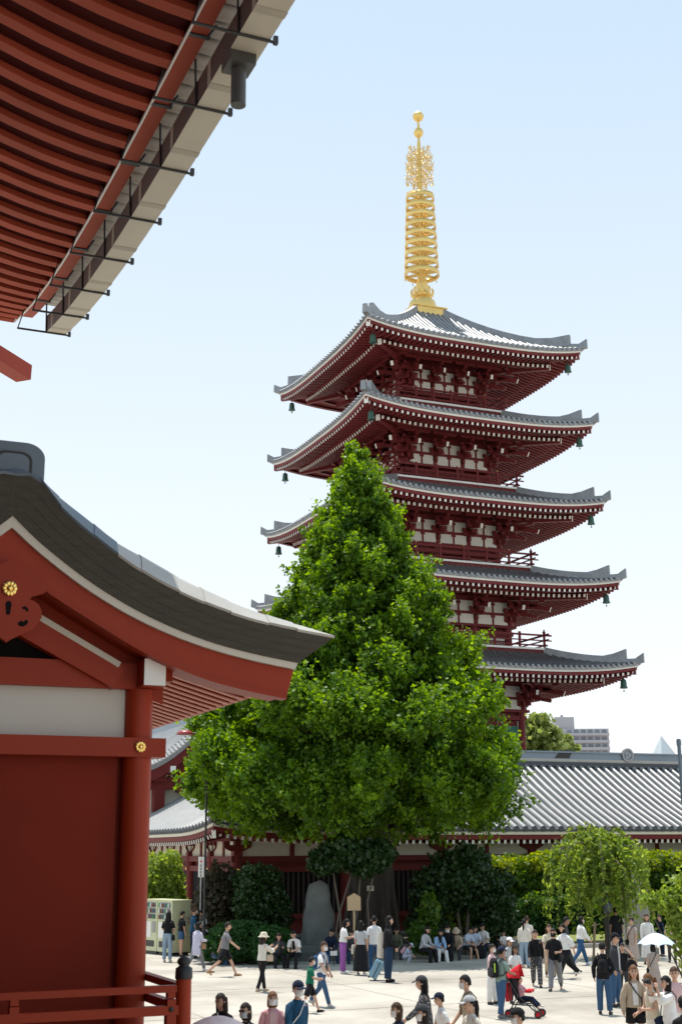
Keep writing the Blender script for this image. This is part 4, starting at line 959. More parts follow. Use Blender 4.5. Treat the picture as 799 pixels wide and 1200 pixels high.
plant('light_shrub', 'light green loose shrub behind the vending machines', 'shrub', gd(190, 1110, 57), [(W(0, 0, 2.9), (.85, .8, .95)), (W(-.5, 0, 2.3), (.8, .7, .9)), (W(.35, 0, 1.6), (.7, .7, 1.2)), (W(-.4, 0, 1.0), (.9, .8, 1.0))], 7500, .15, WILLOWL)
LIMBC = mat('pale_brown_bark', (.11, .088, .066), .85, .25, 4)
cb = gd(408, 1095, 50.2)
plant('camellia', 'dark leaved shrub with bare pale stems leaning against the ginkgo trunk', 'shrub', cb, [(W(-.5, 0, 3.55), (.95, .7, .55)), (W(.6, 0, 3.5), (.9, .7, .6)), (W(0, .1, 3.9), (1.1, .8, .5)), (W(-1.0, 0, 3.3), (.5, .5, .35)), (W(1.25, 0, 3.7), (.5, .5, .5))], 7000, .16, DARKLEAF,
      [([W(0, 0, 0), W(-.25, 0, .9), W(-.3, 0, 1.6), W(-.55, 0, 3.2)], [.09, .06, .05, .03], LIMBC), ([W(.02, 0, 0), W(.15, 0, .8), W(.35, 0, 1.8), W(.5, 0, 3.3)], [.09, .06, .05, .03], LIMBC), ([W(-.05, 0, .2), W(-.45, 0, .9), W(-.35, 0, 1.5), W(.1, 0, 2.9)], [.06, .05, .04, .03], LIMBC), ([W(.3, 0, .0), W(.75, 0, 1.2), W(.7, 0, 2.0), W(1.0, 0, 3.2)], [.06, .05, .04, .03], LIMBC)])
db = gd(543, 1100, 52.5)
plant('shade_tree', 'dark round garden tree with two pale slender stems behind the seated visitors', 'tree', db, [(W(0, 0, 2.7), (1.5, 1.2, 1.15)), (W(-1.0, 0, 2.3), (1.0, .9, .9)), (W(1.0, 0, 2.2), (1.0, .9, .9)), (W(.2, 0, 3.2), (1.0, .9, .7)), (W(1.3, .1, 1.1), (.8, .7, .9)), (W(-1.4, .1, 1.0), (.8, .7, .9))], 15000, .14, DARKLEAF,
      [([W(-.05, -.2, 0), W(-.12, -.2, .8), W(-.3, -.1, 2.2)], [.07, .06, .05], LIMBC), ([W(.08, -.2, 0), W(.12, -.2, .9), W(.3, -.1, 2.4)], [.08, .07, .05], LIMBC)])
vb = gd(498, 1105, 50.5)
plant('variegated_shrub', 'small variegated shrub with cream leaves in the shade beside the ginkgo', 'shrub', vb, [(W(0, 0, .8), (.6, .5, .7)), (W(.2, 0, 1.7), (.4, .4, .6))], 1300, .15, MIDLEAF)
# tall hedge with yellow-green new growth, and a lower one before it
hd = thing('tall_hedge', 'tall hedge with yellow-green tips running along the hall front at right', 'hedge', (36, 54.4, 0))
bl = []
u = 28.4
hr = random.Random(4)
while u < 52:
    bl.append(((u, 54.2+hr.uniform(-.2, .2), 1.7), (1.0, .95, 1.55))); bl.append(((u+.4, 54.0+hr.uniform(-.3, .3), 2.75+hr.uniform(-.15, .1)), (.8+hr.random()*.25, .85, .85))); u += 1.0
blob_leaves(bl, 34000, .15, MIDLEAF, hd, 'foliage', off=(36, 54.4, 0))
bl = []
u = 28.4
while u < 52:
    bl.append(((u, 53.9+hr.uniform(-.4, .3), 3.2+hr.uniform(-.12, .15)), (.55+hr.random()*.2, .75, .42))); u += .62
blob_leaves(bl, 16000, .15, YELLEAF, hd, 'new_growth', off=(36, 54.4, 0), up=.8)
for u in range(29, 52, 2): MB().tube([(u, 54.4, 0), (u, 54.4, 1.5)], .05, 6).build('stem', BARK, hd)
h2 = thing('low_hedge', 'lower dark glossy hedge in front of the tall hedge behind the lawn', 'hedge', (36, 52.6, 0))
bl = []
u = 29.6
while u < 50: bl.append(((u, 52.5+hr.uniform(-.3, .3), .85), (.75, .75, .85))); bl.append(((u+.3, 52.3+hr.uniform(-.3, .3), 1.4), (.6, .6, .45))); u += .8
blob_leaves(bl, 22000, .14, CLIPPED, h2, 'foliage', off=(36, 52.6, 0))
bl = [((30.4+.75*q+hr.uniform(-.3, .3), 52.0+hr.uniform(-.2, .2), 1.5+hr.uniform(-.25, .25)), (.5, .4, .35)) for q in range(26)]
blob_leaves(bl, 7000, .15, MIDLEAF, h2, 'new_growth', off=(36, 52.6, 0), up=.8)
# weeping willow-like tree
wb = gd(711, 1098, 50.5)
wt = thing('weeping_tree', 'small weeping tree with hanging fresh green branches in front of the hedge', 'tree', tuple(wb))
m = MB(); m.tube([(0, 0, 0), W(.02, 0, 1.2), W(-.02, 0, 2.4), W(-.15, 0, 3.6)], [.11, .10, .08, .05], 9); m.build('trunk', BARK, wt, True)
wr = np.random.default_rng(21); Ps, Ds = [], []
for q in range(215):
    an = wr.random()*6.283; top = np.array(W(-.2, 0, 2.7+1.25*wr.random())); reach = 1.95*(.15+.85*wr.random())
    if math.cos(an) > 0: reach *= .95
    dirv = rgt*math.cos(an)+fwd*math.sin(an)*.8
    drop = .9+2.1*wr.random()**1.2
    pts = []
    for e in range(9):
        t = e/8; pts.append(top+dirv*reach*min(1, t*1.9)*(1 if t < .5 else 1+.12*(t-.5))+np.array([0, 0, .55*math.sin(min(1, t*2)*math.pi*.6)-drop*max(0, t-.32)**1.2*1.5+.30*math.sin(an*3+.6)]))
    if q % 5 == 0: MB().tube([tuple(p) for p in pts], [.035-.0035*e for e in range(9)], 5).build('branch', BARK, wt, True)
    pts = np.array(pts); k = 58; tt = wr.random(k)**.8*8; i0 = np.minimum(tt.astype(int), 7); f = (tt-i0)[:, None]
    Ps.append(pts[i0]*(1-f)+pts[i0+1]*f+wr.normal(size=(k, 3))*.05); Ds.append(np.tile(dirv+np.array([0, 0, -.3]), (k, 1)))
P = np.concatenate(Ps); D = np.concatenate(Ds)
link('crown', leaves_mesh('crown', P, D, .085, WILLOWL, wr.random(len(P))*.9, elong=2.0), wt)
# bright shrub reaching in from the right edge, nearer to us
rb = gd(806, 1165, 41)
plant('bright_shrub', 'yellow-green shrub with long shoots reaching in at the right edge', 'shrub', rb, [(W(-.1, 0, 2.3), (.55, .5, .6)), (W(-.6, 0, 2.2), (.45, .4, .28)), (W(-1.0, 0, 2.35), (.32, .3, .18)), (W(.2, 0, 2.8), (.4, .5, .5)), (W(-.2, 0, 1.5), (.35, .4, .6)), (W(.2, 0, .9), (.5, .5, .9))], 2600, .13, WILLOWL,
      [([W(0, 0, 0), W(-.1, 0, 1.2), W(-.3, 0, 2.2)], [.04, .03, .02]), ([W(.2, 0, 0), W(-.25, 0, .9), W(-.9, 0, 1.3)], [.04, .03, .01]), ([W(-.05, .1, 0), W(-.5, 0, 1.0), W(-1.1, 0, 2.4)], [.03, .02, .01])], lump=.3, shell=.2)
# trees beyond the roof
for x, y, r, lab, D_ in ((629, 864, 2.6, 'pale green tree beside the pagoda pillar beyond the roof', 105), (662, 880, 1.5, 'low pale green tree beyond the roof in front of the grey block', 108)):
    p = at_d(x, y, D_); b0 = Vector((p.x, p.y, 0))
    t = thing('far_tree', lab, 'tree', tuple(b0))
    bl = [((p.x+rgt[0]*dx*r, p.y+rgt[1]*dx*r, p.z+dz*r), (r*a, r*a, r*a*.8)) for dx, dz, a in ((0, 0, .6), (-.45, -.3, .5), (.4, -.35, .5), (.05, .45, .4), (-.3, .25, .35), (.5, .1, .3), (-.1, -.9, .7))]
    blob_leaves(bl, 2600, .42, PALELEAF, t, 'crown', off=tuple(b0), shell=.3, lump=.25)
    MB().tube([(0, 0, 0), (0, 0, p.z-r*.5)], [.4, .2], 8).build('trunk', BARK, t, True)

# ------------------------------------------------------------------ far buildings
GREYB = mat('hazed_grey_render', (0.40, 0.39, 0.42), 0.8, 0.06, .1); GLAZ = mat('far_window_glass', (0.16, 0.18, 0.22), 0.2, 0.15, .2)  # grey render paled so its colour carries the distance haze
AD = 520.0
a, b = at_d(641, 882, AD), at_d(714, 882, AD); u_ = (b-a); wd = u_.length; u_.normalize(); n_ = Vector((u_.y, -u_.x, 0)); n_ = -n_ if n_.y > 0 else n_
zt = at_d(680, 854, AD).z
ap = thing('apartment_block', 'grey apartment block with balconies and a stair tower far beyond the roof', 'building', (a.x, a.y, 0))
def face(x0, x1, z0, z1, d0, d1, m, mi=0):
    A = [a+u_*x+n_*d for x, d in ((x0, d0), (x1, d0), (x1, d1), (x0, d1))]
    return m.add([Vector((p.x, p.y, z)) for z in (z0, z1) for p in A], [(0, 1, 2, 3), (4, 5, 6, 7), (0, 1, 5, 4), (1, 2, 6, 5), (2, 3, 7, 6), (3, 0, 4, 7)], mi)
wl = face(0, wd, 0, zt, 0, -14, MB()).build('wall', GREYB, ap)
face(wd*.15, wd*.46, zt, at_d(660, 840, AD).z, -1, -9, MB()).build('stair_tower', GREYB, ap)
face(wd*.26, wd*.30, at_d(660, 840, AD).z, at_d(660, 837, AD).z, -3, -4, MB()).build('water_tank', GREYB, ap)
fh_ = (at_d(680, 854, AD).z-at_d(680, 862.3, AD).z)
for f in range(9):
    z = zt-fh_*(f+1)
    if z < 8: break
    face(wd*.30, wd, z, z+fh_*.36, 1.3, 0, MB()).build('balcony', GREYB, wl)
    for q in range(6):
        x0 = wd*(.33+.112*q); face(x0, x0+wd*.075, z+fh_*.38, z+fh_*.86, .06, 0, MB()).build('window', GLAZ, wl)
    for q in range(2):
        x0 = wd*(.05+.12*q); face(x0, x0+wd*.08, z+fh_*.4, z+fh_*.8, .06, 0, MB()).build('window', GLAZ, wl)
p = at_d(777, 884, 420); q = at_d(765, 884, 420); r_ = (p-q).length; tp = at_d(774, 862, 420)
pyr = thing('glass_pyramid', 'pale glass pyramid roof peeking over the ridge at right', 'roof', (p.x, p.y, 0))
m = MB(); m.add([(p.x-r_, p.y-r_, p.z-2), (p.x+r_*1.2, p.y-r_, p.z-2), (p.x+r_*1.2, p.y+r_, p.z-2), (p.x-r_, p.y+r_, p.z-2), (tp.x, tp.y, tp.z)], [(0, 1, 4), (1, 2, 4), (2, 3, 4), (3, 0, 4), (3, 2, 1, 0)]); m.build('glazing', mat('pale_pyramid_glass', (.50, .55, .58), .25, .1, .3), pyr)
m = MB(); m.bb((p.x-r_, p.y-r_, 0), (p.x+r_*1.2, p.y+r_, p.z-2)); m.build('tower', GREYB, pyr)

# ------------------------------------------------------------------ garden and street furniture
SHADED_STONE = mat('greenish_shaded_stone', (.115, .125, .115), .9, .4, 1.6, bump=.8, bscale=3.5)  # greenish stone, its colour darkened for the shade it stands in
sb = gd(373, 1100, 50.5)
st = thing('stone_monument', 'tall rough grey standing stone on a stepped stone base in the shade', 'monument', tuple(sb))
def rock(u, v):
    an = 2*math.pi*u; z = 2.42*v; wv = .74*(.82-.36*v**1.5-.30*max(0, v-.72)/.28*max(0, v-.72)); wv *= 1+.12*math.sin(an*3+v*5)+.08*math.sin(an*5-v*9)+.05*math.sin(an*9+v*17)
    if v > .985: wv = .02
    return Vector(W(wv*math.cos(an)+.12*v*v-.05, wv*.62*math.sin(an), z+.35))
MB().grid(rock, 22, 16)  .build('standing_stone', SHADED_STONE, st, True)
m = MB(); m.box((0, 0, .12), (2.9, 1.7, .4), rot=Matrix.Rotation(-YAW, 3, 'Z')); m.build('base_slab', SHADED_STONE, st, True)
m = MB(); m.box((0, 0, .36), (2.2, 1.2, .3), rot=Matrix.Rotation(-YAW, 3, 'Z')); m.build('base_slab', SHADED_STONE, st, True)
ROT = Matrix.Rotation(-YAW, 3, 'Z')
mn = gd(746, 1098, 52.0)
mo = thing('stone_pillar', 'smooth pale stone slab standing behind the weeping tree', 'monument', tuple(mn))
m = MB(); m.box((0, 0, 1.62), (.95, .4, 2.75), rot=ROT); m.build('slab', STONE_L, mo, True); m = MB(); m.box((0, 0, .12), (1.4, .8, .26), rot=ROT); m.build('base', STONE_L, mo, True)
m = MB(); m.box((.0, 0, 3.03), (1.05, .5, .07), rot=ROT); m.build('cap', STONE_L, mo, True)
bu = gd(713, 1100, 49.9)
t = thing('garden_lamp', 'dark globe garden lamp on a thin post beside the weeping tree', 'lamp', tuple(bu))
MB().tube([(0, 0, 0), (0, 0, 1.6)], .045, 8).build('post', BLACK, t, True); MB().ball(W(0, 0, 1.78), .2, 12, 9, 0, (.9, .9, 1.25)).build('globe', mat('smoked_globe', (.05, .06, .065), .15), t, True)
STAKE = mat('weathered_stake', (.20, .15, .09), .8)
t = thing('support_stake', 'pale wooden stake leaning beside the weeping tree on the lawn', 'stake', tuple(gd(694, 1108, 49.2)))
MB().tube([W(0, 0, 0), W(.12, 0, 1.3)], .045, 8).build('stake', STAKE, t, True); MB().tube([W(.0, -.03, 1.18), W(.3, -.03, 1.24)], .02, 6).build('crosspiece', STAKE, t, True)
# wooden notice by the trunk
nb = gd(415, 1095, 49.4)
t = thing('notice_board', 'small house-shaped wooden notice board on a post before the ginkgo trunk', 'sign', tuple(nb))
MB().box((0, 0, .7), (.07, .05, 2.4), rot=ROT).build('post', WOOD, t, True)
m = MB(); m.prism([(-.24, 1.74), (.24, 1.74), (.24, 2.20), (0, 2.34), (-.24, 2.20)], lambda a, b, d: Vector(W(a, -.06+d, b)), 0, .04); bd = m.build('board', WOOD, t, True)
INK = mat('black_ink', (.03, .028, .026), .7)
ir = random.Random(9)
for cx_ in (.13, .05):
    m = MB(); z = 2.13
    while z > 1.82:
        m.prism([(cx_-.02, z), (cx_+.02, z), (cx_+.02, z+.012), (cx_-.02, z+.012)], lambda a, b, d: Vector(W(a, -.066+d, b)), 0, .004); m.prism([(cx_-.006, z-.02), (cx_+.006, z-.02), (cx_+.006, z+.03), (cx_-.006, z+.03)], lambda a, b, d: Vector(W(a, -.069+d, b)), 0, .003); z -= .06
    stuff(m.build('lettering', INK, bd))
pt = at_d(434, 1041, TD-.93); t = thing('trunk_plate', 'small cream name plate fixed to the ginkgo trunk', 'sign', tuple(pt))
MB().box((0, 0, 0), (.26, .02, .19), rot=ROT).build('plate', CREAM, t, True); m = MB(); m.box(W(0, -.013, .03), (.18, .004, .02), rot=ROT); m.box(W(0, -.013, -.02), (.18, .004, .02), rot=ROT); stuff(m.build('lettering', INK, t, True))
p = gd(391, 1110, 47.9); t = thing('ground_sign', 'small low white sign at the foot of the stone monument', 'sign', tuple(p))
MB().box((0, 0, .4), (.24, .03, .15), rot=ROT).build('plate', WPAINT, t, True); MB().box(W(0, .03, .17), (.03, .03, .34), rot=ROT).build('stake', BLACK, t, True)
# lamp post with red shade, and the white sign on a pole
lp = gd(239, 1100, 51.0); zt = at_d(239, 861, 51.0).z
t = thing('lamp_post', 'slim black lamp post with a red shaded lamp on a long arm', 'street lamp', tuple(lp))
MB().tube([(0, 0, 0), (0, 0, 1.2), (0, 0, zt)], [.065, .05, .035], 10).build('post', BLACK, t, True)
MB().tube([W(0, 0, zt-.02), W(-.5, 0, zt+.06), W(-.95, 0, zt+.05)], .022, 6).build('arm', BLACK, t, True)
m = MB(); m.lathe([(.03, .15), (.22, .10), (.34, 0), (.33, -.03)], 14, W(-.85, 0, zt+.04)); m.build('lamp_shade', mat('lamp_red', (.30, .03, .03), .4), t, True)
pp_ = gd(234.5, 1092, 51.5); z0_, z1_ = at_d(235, 1028, 51.5).z, at_d(235, 1004, 51.5).z
t = thing('pole_sign', 'narrow white vertical sign with a red mark on a thin grey pole', 'sign', tuple(pp_))
MB().tube([(0, 0, 0), (0, 0, z1_)], .028, 8).build('pole', mat('galvanised_steel', (.4, .41, .42), .4, metal=.6), t, True)
m = MB(); m.box((0, 0, (z0_+z1_)/2), (.21, .05, z1_-z0_), rot=ROT); bd = m.build('board', WPAINT, t, True)
m = MB(); m.prism([(-.05, z1_-.2), (.05, z1_-.2), (.0, z1_-.1)], lambda a, b, d: Vector(W(a, -.032+d, b)), 0, .004); m.build('red_mark', mat('sign_red', (.55, .03, .03), .5), bd, True)
for q in range(4):
    z = z1_-.32-.12*q; m = MB()
    for dx_, dz_, w_, h_ in ((0, .03, .09, .014), (0, -.02, .08, .014), (0, .0, .014, .08), (-.03, -.01, .012, .05)): m.prism([(dx_-w_/2, z+dz_-h_/2), (dx_+w_/2, z+dz_-h_/2), (dx_+w_/2, z+dz_+h_/2), (dx_-w_/2, z+dz_+h_/2)], lambda a, b, d: Vector(W(a, -.031-.001*w_*20+d, b)), 0, .003)
    stuff(m.build('lettering', INK, bd, True))
vp = at_d(799.2, 935, 63); t = thing('vent_pipe', 'grey pipe rising from the hall roof at the right edge', 'pipe', (vp.x, vp.y, vp.z-.2))
MB().tube([(0, 0, 0), (0, 0, at_d(797, 866, 63).z-vp.z+.2)], .085, 10).build('pipe', SLATE, t, True); MB().tube([(0, 0, 2.6), (0, 0, 2.85)], .11, 10).build('collar', SLATE, t, True)
# vending machines
VM = mat('pale_yellow_green_enamel', (.56, .58, .36), .4, .05, 2); GLASSW = mat('display_window', (.22, .25, .27), .12, .2, 3)
DC = [mat('drink_'+n, c, .3) for n, c in (('red', (.22, .06, .05)), ('blue', (.10, .14, .22)), ('white', (.75, .75, .72)), ('brown', (.18, .08, .03)), ('green', (.06, .25, .08)))]
vang = -R_(90-23+9)
c0 = gd(201, 1116, 52.6)
for q, lab in ((0, 'right-hand pale yellow-green vending machine, the one with its broad plain side to us'), (1, 'left-hand pale yellow-green vending machine beside the shrub')):
    # local frame: front faces -Y, width along X, machine 1.05 wide, 0.8 deep
    ax = Vector((math.cos(vang), math.sin(vang), 0))
    o = c0 - ax*(1.15*q)
    t = thing('vending_machine', lab, 'vending machine', (o.x, o.y, 0), 'vending machines', vang)
    m = MB(); m.bb((-1.1, 0, .12), (0, .82, 1.98)); m.bb((-1.12, -.02, 1.98), (.02, .84, 2.02)); bo = m.build('body', VM, t, True)
    m = MB(); m.bb((-1.05, .04, 0), (-.05, .78, .119)); m.build('plinth', BLACK, t, True)
    for e in range(3):
        z = 1.30+.215*e
        m = MB(); m.bb((-1.0, -.012, z), (-.12, -.001, z+.19)); sh = m.build('display_window', GLASSW, t, True)
        for k_ in range(7):
            c = DC[(k_*3+e*2+q) % 5]; x = -.93+.12*k_; MB().lathe([(.032, z+.02), (.032, z+.12), (.015, z+.15), (.012, z+.17)], 6, (x, -.045, 0)).build('bottle', c, sh, True)
    m = MB(); m.bb((-1.0, -.02, .62), (-.45, -.001, 1.2)); m.build('poster_panel', WPAINT, t, True)
    m = MB(); m.bb((-.36, -.025, .8), (-.1, -.001, 1.2)); m.build('coin_panel', STONE_L, t, True)
    m = MB(); m.bb((-.95, -.02, .28), (-.2, -.001, .5)); m.build('pickup_flap', BLACK, t, True)
# ------------------------------------------------------------------ people
SKIN = mat('skin', (.56, .34, .24), .5, .06, 8, spec=0.3); SKIN_D = mat('skin_tan', (.36, .20, .13), .5, .06, 8, spec=0.3)
EYEM = mat('eye_dark', (.03, .02, .018), .3); LIP = mat('lip', (.40, .13, .11), .5)
HC_ = {'black': (.010, .009, .009), 'dark': (.022, .014, .011), 'brown': (.06, .032, .018), 'chestnut': (.16, .075, .035), 'grey': (.10, .09, .085)}
CC = {'black': (.012, .012, .014), 'charcoal': (.045, .047, .052), 'grey': (.20, .205, .215), 'lightgrey': (.42, .43, .44), 'white': (.74, .73, .71), 'offwhite': (.66, .62, .54), 'cream': (.60, .54, .42), 'beige': (.46, .37, .27), 'tan': (.33, .20, .11),
      'lightjean': (.25, .34, .43), 'jean': (.045, .10, .19), 'darkjean': (.018, .036, .075), 'navy': (.012, .020, .045), 'teal': (.015, .07, .14), 'blue': (.03, .09, .20), 'skyblue': (.30, .45, .66), 'paleblue': (.48, .56, .68), 'lavender': (.52, .50, .62),
      'green': (.012, .15, .085), 'sage': (.20, .28, .25), 'pink': (.66, .36, .40), 'palepink': (.68, .46, .46), 'parasol': (.90, .72, .70), 'purple': (.30, .10, .36), 'yellow': (.62, .36, .02), 'red': (.55, .02, .03), 'orange': (.75, .16, .03), 'dullgreen': (.10, .11, .07), 'taupe': (.40, .33, .29), 'maroon': (.05, .02, .03)}
def cloth(c):
    if c.endswith('*'):            # printed cloth: small light blotches
        nm = 'print_'+c[:-1]
        if nm in MATS: return MATS[nm]
        m = mat(nm, CC[c[:-1]], .85); t = m.node_tree; b = t.nodes['Principled BSDF']
        n = t.nodes.new('ShaderNodeTexVoronoi'); n.inputs['Scale'].default_value = 24; tc = t.nodes.new('ShaderNodeTexCoord'); t.links.new(tc.outputs['Object'], n.inputs['Vector'])
        r = t.nodes.new('ShaderNodeValToRGB'); r.color_ramp.elements[0].position = .22; r.color_ramp.elements[0].color = (.45, .42, .40, 1); r.color_ramp.elements[1].position = .34; r.color_ramp.elements[1].color = (*CC[c[:-1]], 1)
        t.links.new(n.outputs['Distance'], r.inputs[0]); t.links.new(r.outputs[0], b.inputs['Base Color']); return m
    return mat('cloth_'+c, CC[c], .85, .14, 7, bump=.8, bscale=11, spec=.2)
def rotz(v, a): return Vector((v.x*math.cos(a)-v.y*math.sin(a), v.x*math.sin(a)+v.y*math.cos(a), v.z))
def limb_dir(p, ab, side): p, ab = R_(p), R_(ab); return Vector((side*math.sin(ab), math.sin(p)*math.cos(ab), -math.cos(p)*math.cos(ab)))
class Pose: pass
def make_pose(k, lean=3, legs=((4, 3, 3), (-3, 3, 3)), arms=((4, 9, 12, 0), (4, 9, 12, 0)), pelvis=None, head=(0, 0), twist=0):
    """legs: (swing, knee bend, spread) left then right; arms: (pitch, abduction, elbow bend, inward); head: (yaw, pitch)"""
    o = Pose(); o.k = k; l = R_(lean)
    o.leg = []; low = 9
    for side, (sw, kb, sp) in zip((-1, 1), legs):
        hip = Vector((side*.085, 0, -.03)); knee = hip+limb_dir(sw, sp, side)*.42; ank = knee+limb_dir(sw-kb, sp*.3, side)*.41
        tp = sw-kb; toe_dir = Vector((side*.12, 1, 0)).normalized() if tp > -28 else Vector((side*.1, .75, -.65)).normalized()
        o.leg.append([hip, knee, ank, ank+toe_dir*.15+Vector((0, 0, -.045))]); low = min(low, ank.z-.075)
    z0 = -low if pelvis is None else pelvis
    o.P = Vector((0, 0, z0)); o.leg = [[(p+o.P)*k for p in L] for L in o.leg]
    up = Vector((0, math.sin(l), math.cos(l))); fw = Vector((0, math.cos(l), -math.sin(l))); rt = Vector((1, 0, 0))
    if twist: fw, rt = rotz(fw, R_(twist)), rotz(rt, R_(twist))
    o.up, o.fw, o.rt = up, fw, rt
    T = lambda x, y, z: (o.P+rt*x+fw*y+up*z)*k
    o.T = T; o.arm = []
    for side, (pi_, ab, eb, inw) in zip((-1, 1), arms):
        sh = Vector((side*.158, 0, .440)); d1 = limb_dir(pi_, ab, side); el = sh+d1*.275; d2 = limb_dir(pi_+eb, -inw, side); wr = el+d2*.235; ha = wr+d2*.085
        o.arm.append([T(*p) for p in (sh, el, wr, ha)])
    hy, hp = R_(head[0]), R_(head[1]+lean*.6)
    hf = rotz(Vector((0, 1, 0)), R_(twist)+hy); hr = Vector((hf.y, -hf.x, 0)); hu = Vector((0, 0, 1))*math.cos(hp)+hf*math.sin(hp); hf2 = hf*math.cos(hp)-Vector((0, 0, 1))*math.sin(hp)
    o.neck = T(0, .01, .55); o.hc = o.neck+(hu*.125+hf*.022)*k; o.hf, o.hr, o.hu = hf2, hr, hu
    return o
PENDING = []
def body_mesh(o, skin, t):
    """one continuous skinned body: trunk, arms with palms, legs with feet"""
    k = o.k; V = []; E = []; Rr = []
    def v(p, r): V.append(tuple(p)); Rr.append(r*k); return len(V)-1
    T = o.T
    pel = v(T(0, 0, .02), .105); wa = v(T(0, 0, .18), .095); ch = v(T(0, 0, .36), .11); nb = v(T(0, 0, .475), .07); nk = v(o.neck, .048); sk = v(o.neck+(o.hc-o.neck)*.55, .05)
    E += [(pel, wa), (wa, ch), (ch, nb), (nb, nk), (nk, sk)]
    for a in o.arm:
        s, e, w_, h = v(a[0], .055), v(a[1], .04), v(a[2], .028), v(a[2]+(a[3]-a[2])*.9, .034)
        E += [(ch, s), (s, e), (e, w_), (w_, h)]
    for L in o.leg:
        a, b, c, d = v(L[0], .09), v(L[1], .055), v(L[2], .038), v(L[3], .032); E += [(pel, a), (a, b), (b, c), (c, d)]
    me = bpy.data.meshes.new('body'); me.from_pydata(V, E, []); ob = bpy.data.objects.new('body', me); COL.objects.link(ob)
    sm = ob.modifiers.new('skin', 'SKIN'); sm.use_smooth_shade = True
    if not me.skin_vertices: me.attributes
    with bpy.context.temp_override(object=ob, active_object=ob): pass
    PENDING.append((ob, o, skin, t, Rr))
def head_geo(o, m):
    k = o.k; cc, f, r, u = o.hc, o.hf, o.hr, o.hu
    def P(a, b):
        th = math.pi*b; ph = 2*math.pi*a; x, y, z = math.sin(th)*math.cos(ph), math.sin(th)*math.sin(ph), math.cos(th)
        w_ = 1-.20*max(0, -z)**1.3; yy = .098*y*(1 if y < 0 else 1-.05*z); zz = .122*z
        if y > .3: 
            if abs(x) < .28 and -.45 < z < .12: yy += .022*(1-abs(x)/.28)*(1-abs(z+.22)/.36 if abs(z+.22) < .36 else 0)      # nose
            if .18 < abs(x) < .6 and .0 < z < .25: yy -= .008                                                  # eye hollows
            if abs(x) < .35 and z < -.75: yy += .012                                                            # chin
        return cc+(r*(.078*x*w_)+f*yy+u*zz)*k
    m.grid(P, 16, 12, 0)
    for s in (-1, 1):
        c = cc+(r*(s*.033)+f*.086+u*.012)*k; m.ball(c, .0115*k, 6, 4, 1); m.ball(cc+(r*(s*.080)+f*-.004+u*-.005)*k, .024*k, 6, 5, 0)
        m.bar(cc+(r*(s*.05)+f*.082+u*.034)*k, cc+(r*(s*.018)+f*.09+u*.036)*k, .006*k, .006*k, 1)
    m.bar(cc+(r*-.022+f*.088+u*-.068)*k, cc+(r*.022+f*.088+u*-.068)*k, .012*k, .012*k, 2)
def hand_geo(o, m):
    k = o.k
    for side, a in zip((-1, 1), o.arm):
        d = (a[3]-a[2]).normalized(); inn = (o.rt*(-side)); n = (inn-d*inn.dot(d)).normalized(); s_ = d.cross(n)
        base = a[2]+d*.075*k
        for q, ln in zip((-1.5, -.5, .5, 1.5), (.062, .075, .078, .066)):
            p0 = base+s_*(q*.017*k); p1 = p0+(d*.6+n*.15)*ln*k*.6; p2 = p1+(d*.45+n*.55)*ln*k*.5; m.tube([p0-d*.02*k, p0, p1, p2], [.0095*k, .0095*k, .0085*k, .006*k], 5)
        sg = 1 if s_.dot(o.fw) > 0 else -1
        p0 = a[2]+d*.025*k; p1 = p0+(s_*sg*.034+d*.022)*k; p2 = p1+(d*.03+n*.012+s_*sg*.008)*k; m.tube([p0, p1, p2], [.013*k, .011*k, .007*k], 5)
def ring(c, a, b, rx, ry, n=14): return [c+a*(rx*math.cos(6.283185*e/n))+b*(ry*math.sin(6.283185*e/n)) for e in range(n)]
def shirt(o, c, sleeve, hem, t, loose=1.0, nm='shirt', inner=None):
    k = o.k; m = MB(); a, b = o.rt*k, o.fw*k
    prof = [(hem, .158, .122), (hem+.03, .16, .125), (.10, .150, .115), (.2, .136, .106), (.32, .150, .115), (.40, .155, .106), (.445, .135, .092), (.485, .095, .072), (.512, .066, .058), (.524, .056, .052)]
    prof = [p for i, p in enumerate(prof) if i < 2 or p[0] > hem+.05]
    m.sweep([ring(o.T(0, .0, z), a, b, rx*(loose if z < .3 else 1+(loose-1)*.4), ry*(loose if z < .3 else 1+(loose-1)*.4)) for z, rx, ry in prof], 0, True, caps=False)
    for A in o.arm:
        el, wr = A[1], A[2]; sh = A[0]+(el-A[0])*.10-(A[0]-o.T(0, 0, .44))*.06; inn = A[0]+(o.T(0, 0, .445)-A[0])*.45; L = loose
        if sleeve == 'long': m.tube([inn, sh, sh+(el-sh)*.5, el, el+(wr-el)*.55, wr+(wr-el)*.05], [.058*k, .060*k, .060*k*L, .054*k*L, .049*k*L, .042*k], 9, caps=False)
        elif sleeve == 'short': m.tube([inn, sh, sh+(el-sh)*.45, sh+(el-sh)*.78], [.058*k, .062*k, .064*k*L, .064*k*L], 9, caps=False)
        elif sleeve == 'half': m.tube([inn, sh, sh+(el-sh)*.5, el, el+(wr-el)*.35], [.058*k, .064*k, .068*k*L, .066*k*L, .064*k*L], 9, caps=False)
    ob = m.build(nm, cloth(c), t, True)
    if inner:      # open front showing the garment below
        m = MB(); P = lambda x, z, y: o.T(x, y, z)
        for s in range(1): m.add([P(-.05, hem+.05, .131*loose), P(.05, hem+.05, .131*loose), P(.055, .3, .131), P(.045, .47, .098), P(-.045, .47, .098), P(-.055, .3, .131)], [(0, 1, 2, 3, 4, 5)])
        m.build('undershirt', cloth(inner), t, True)
    return ob
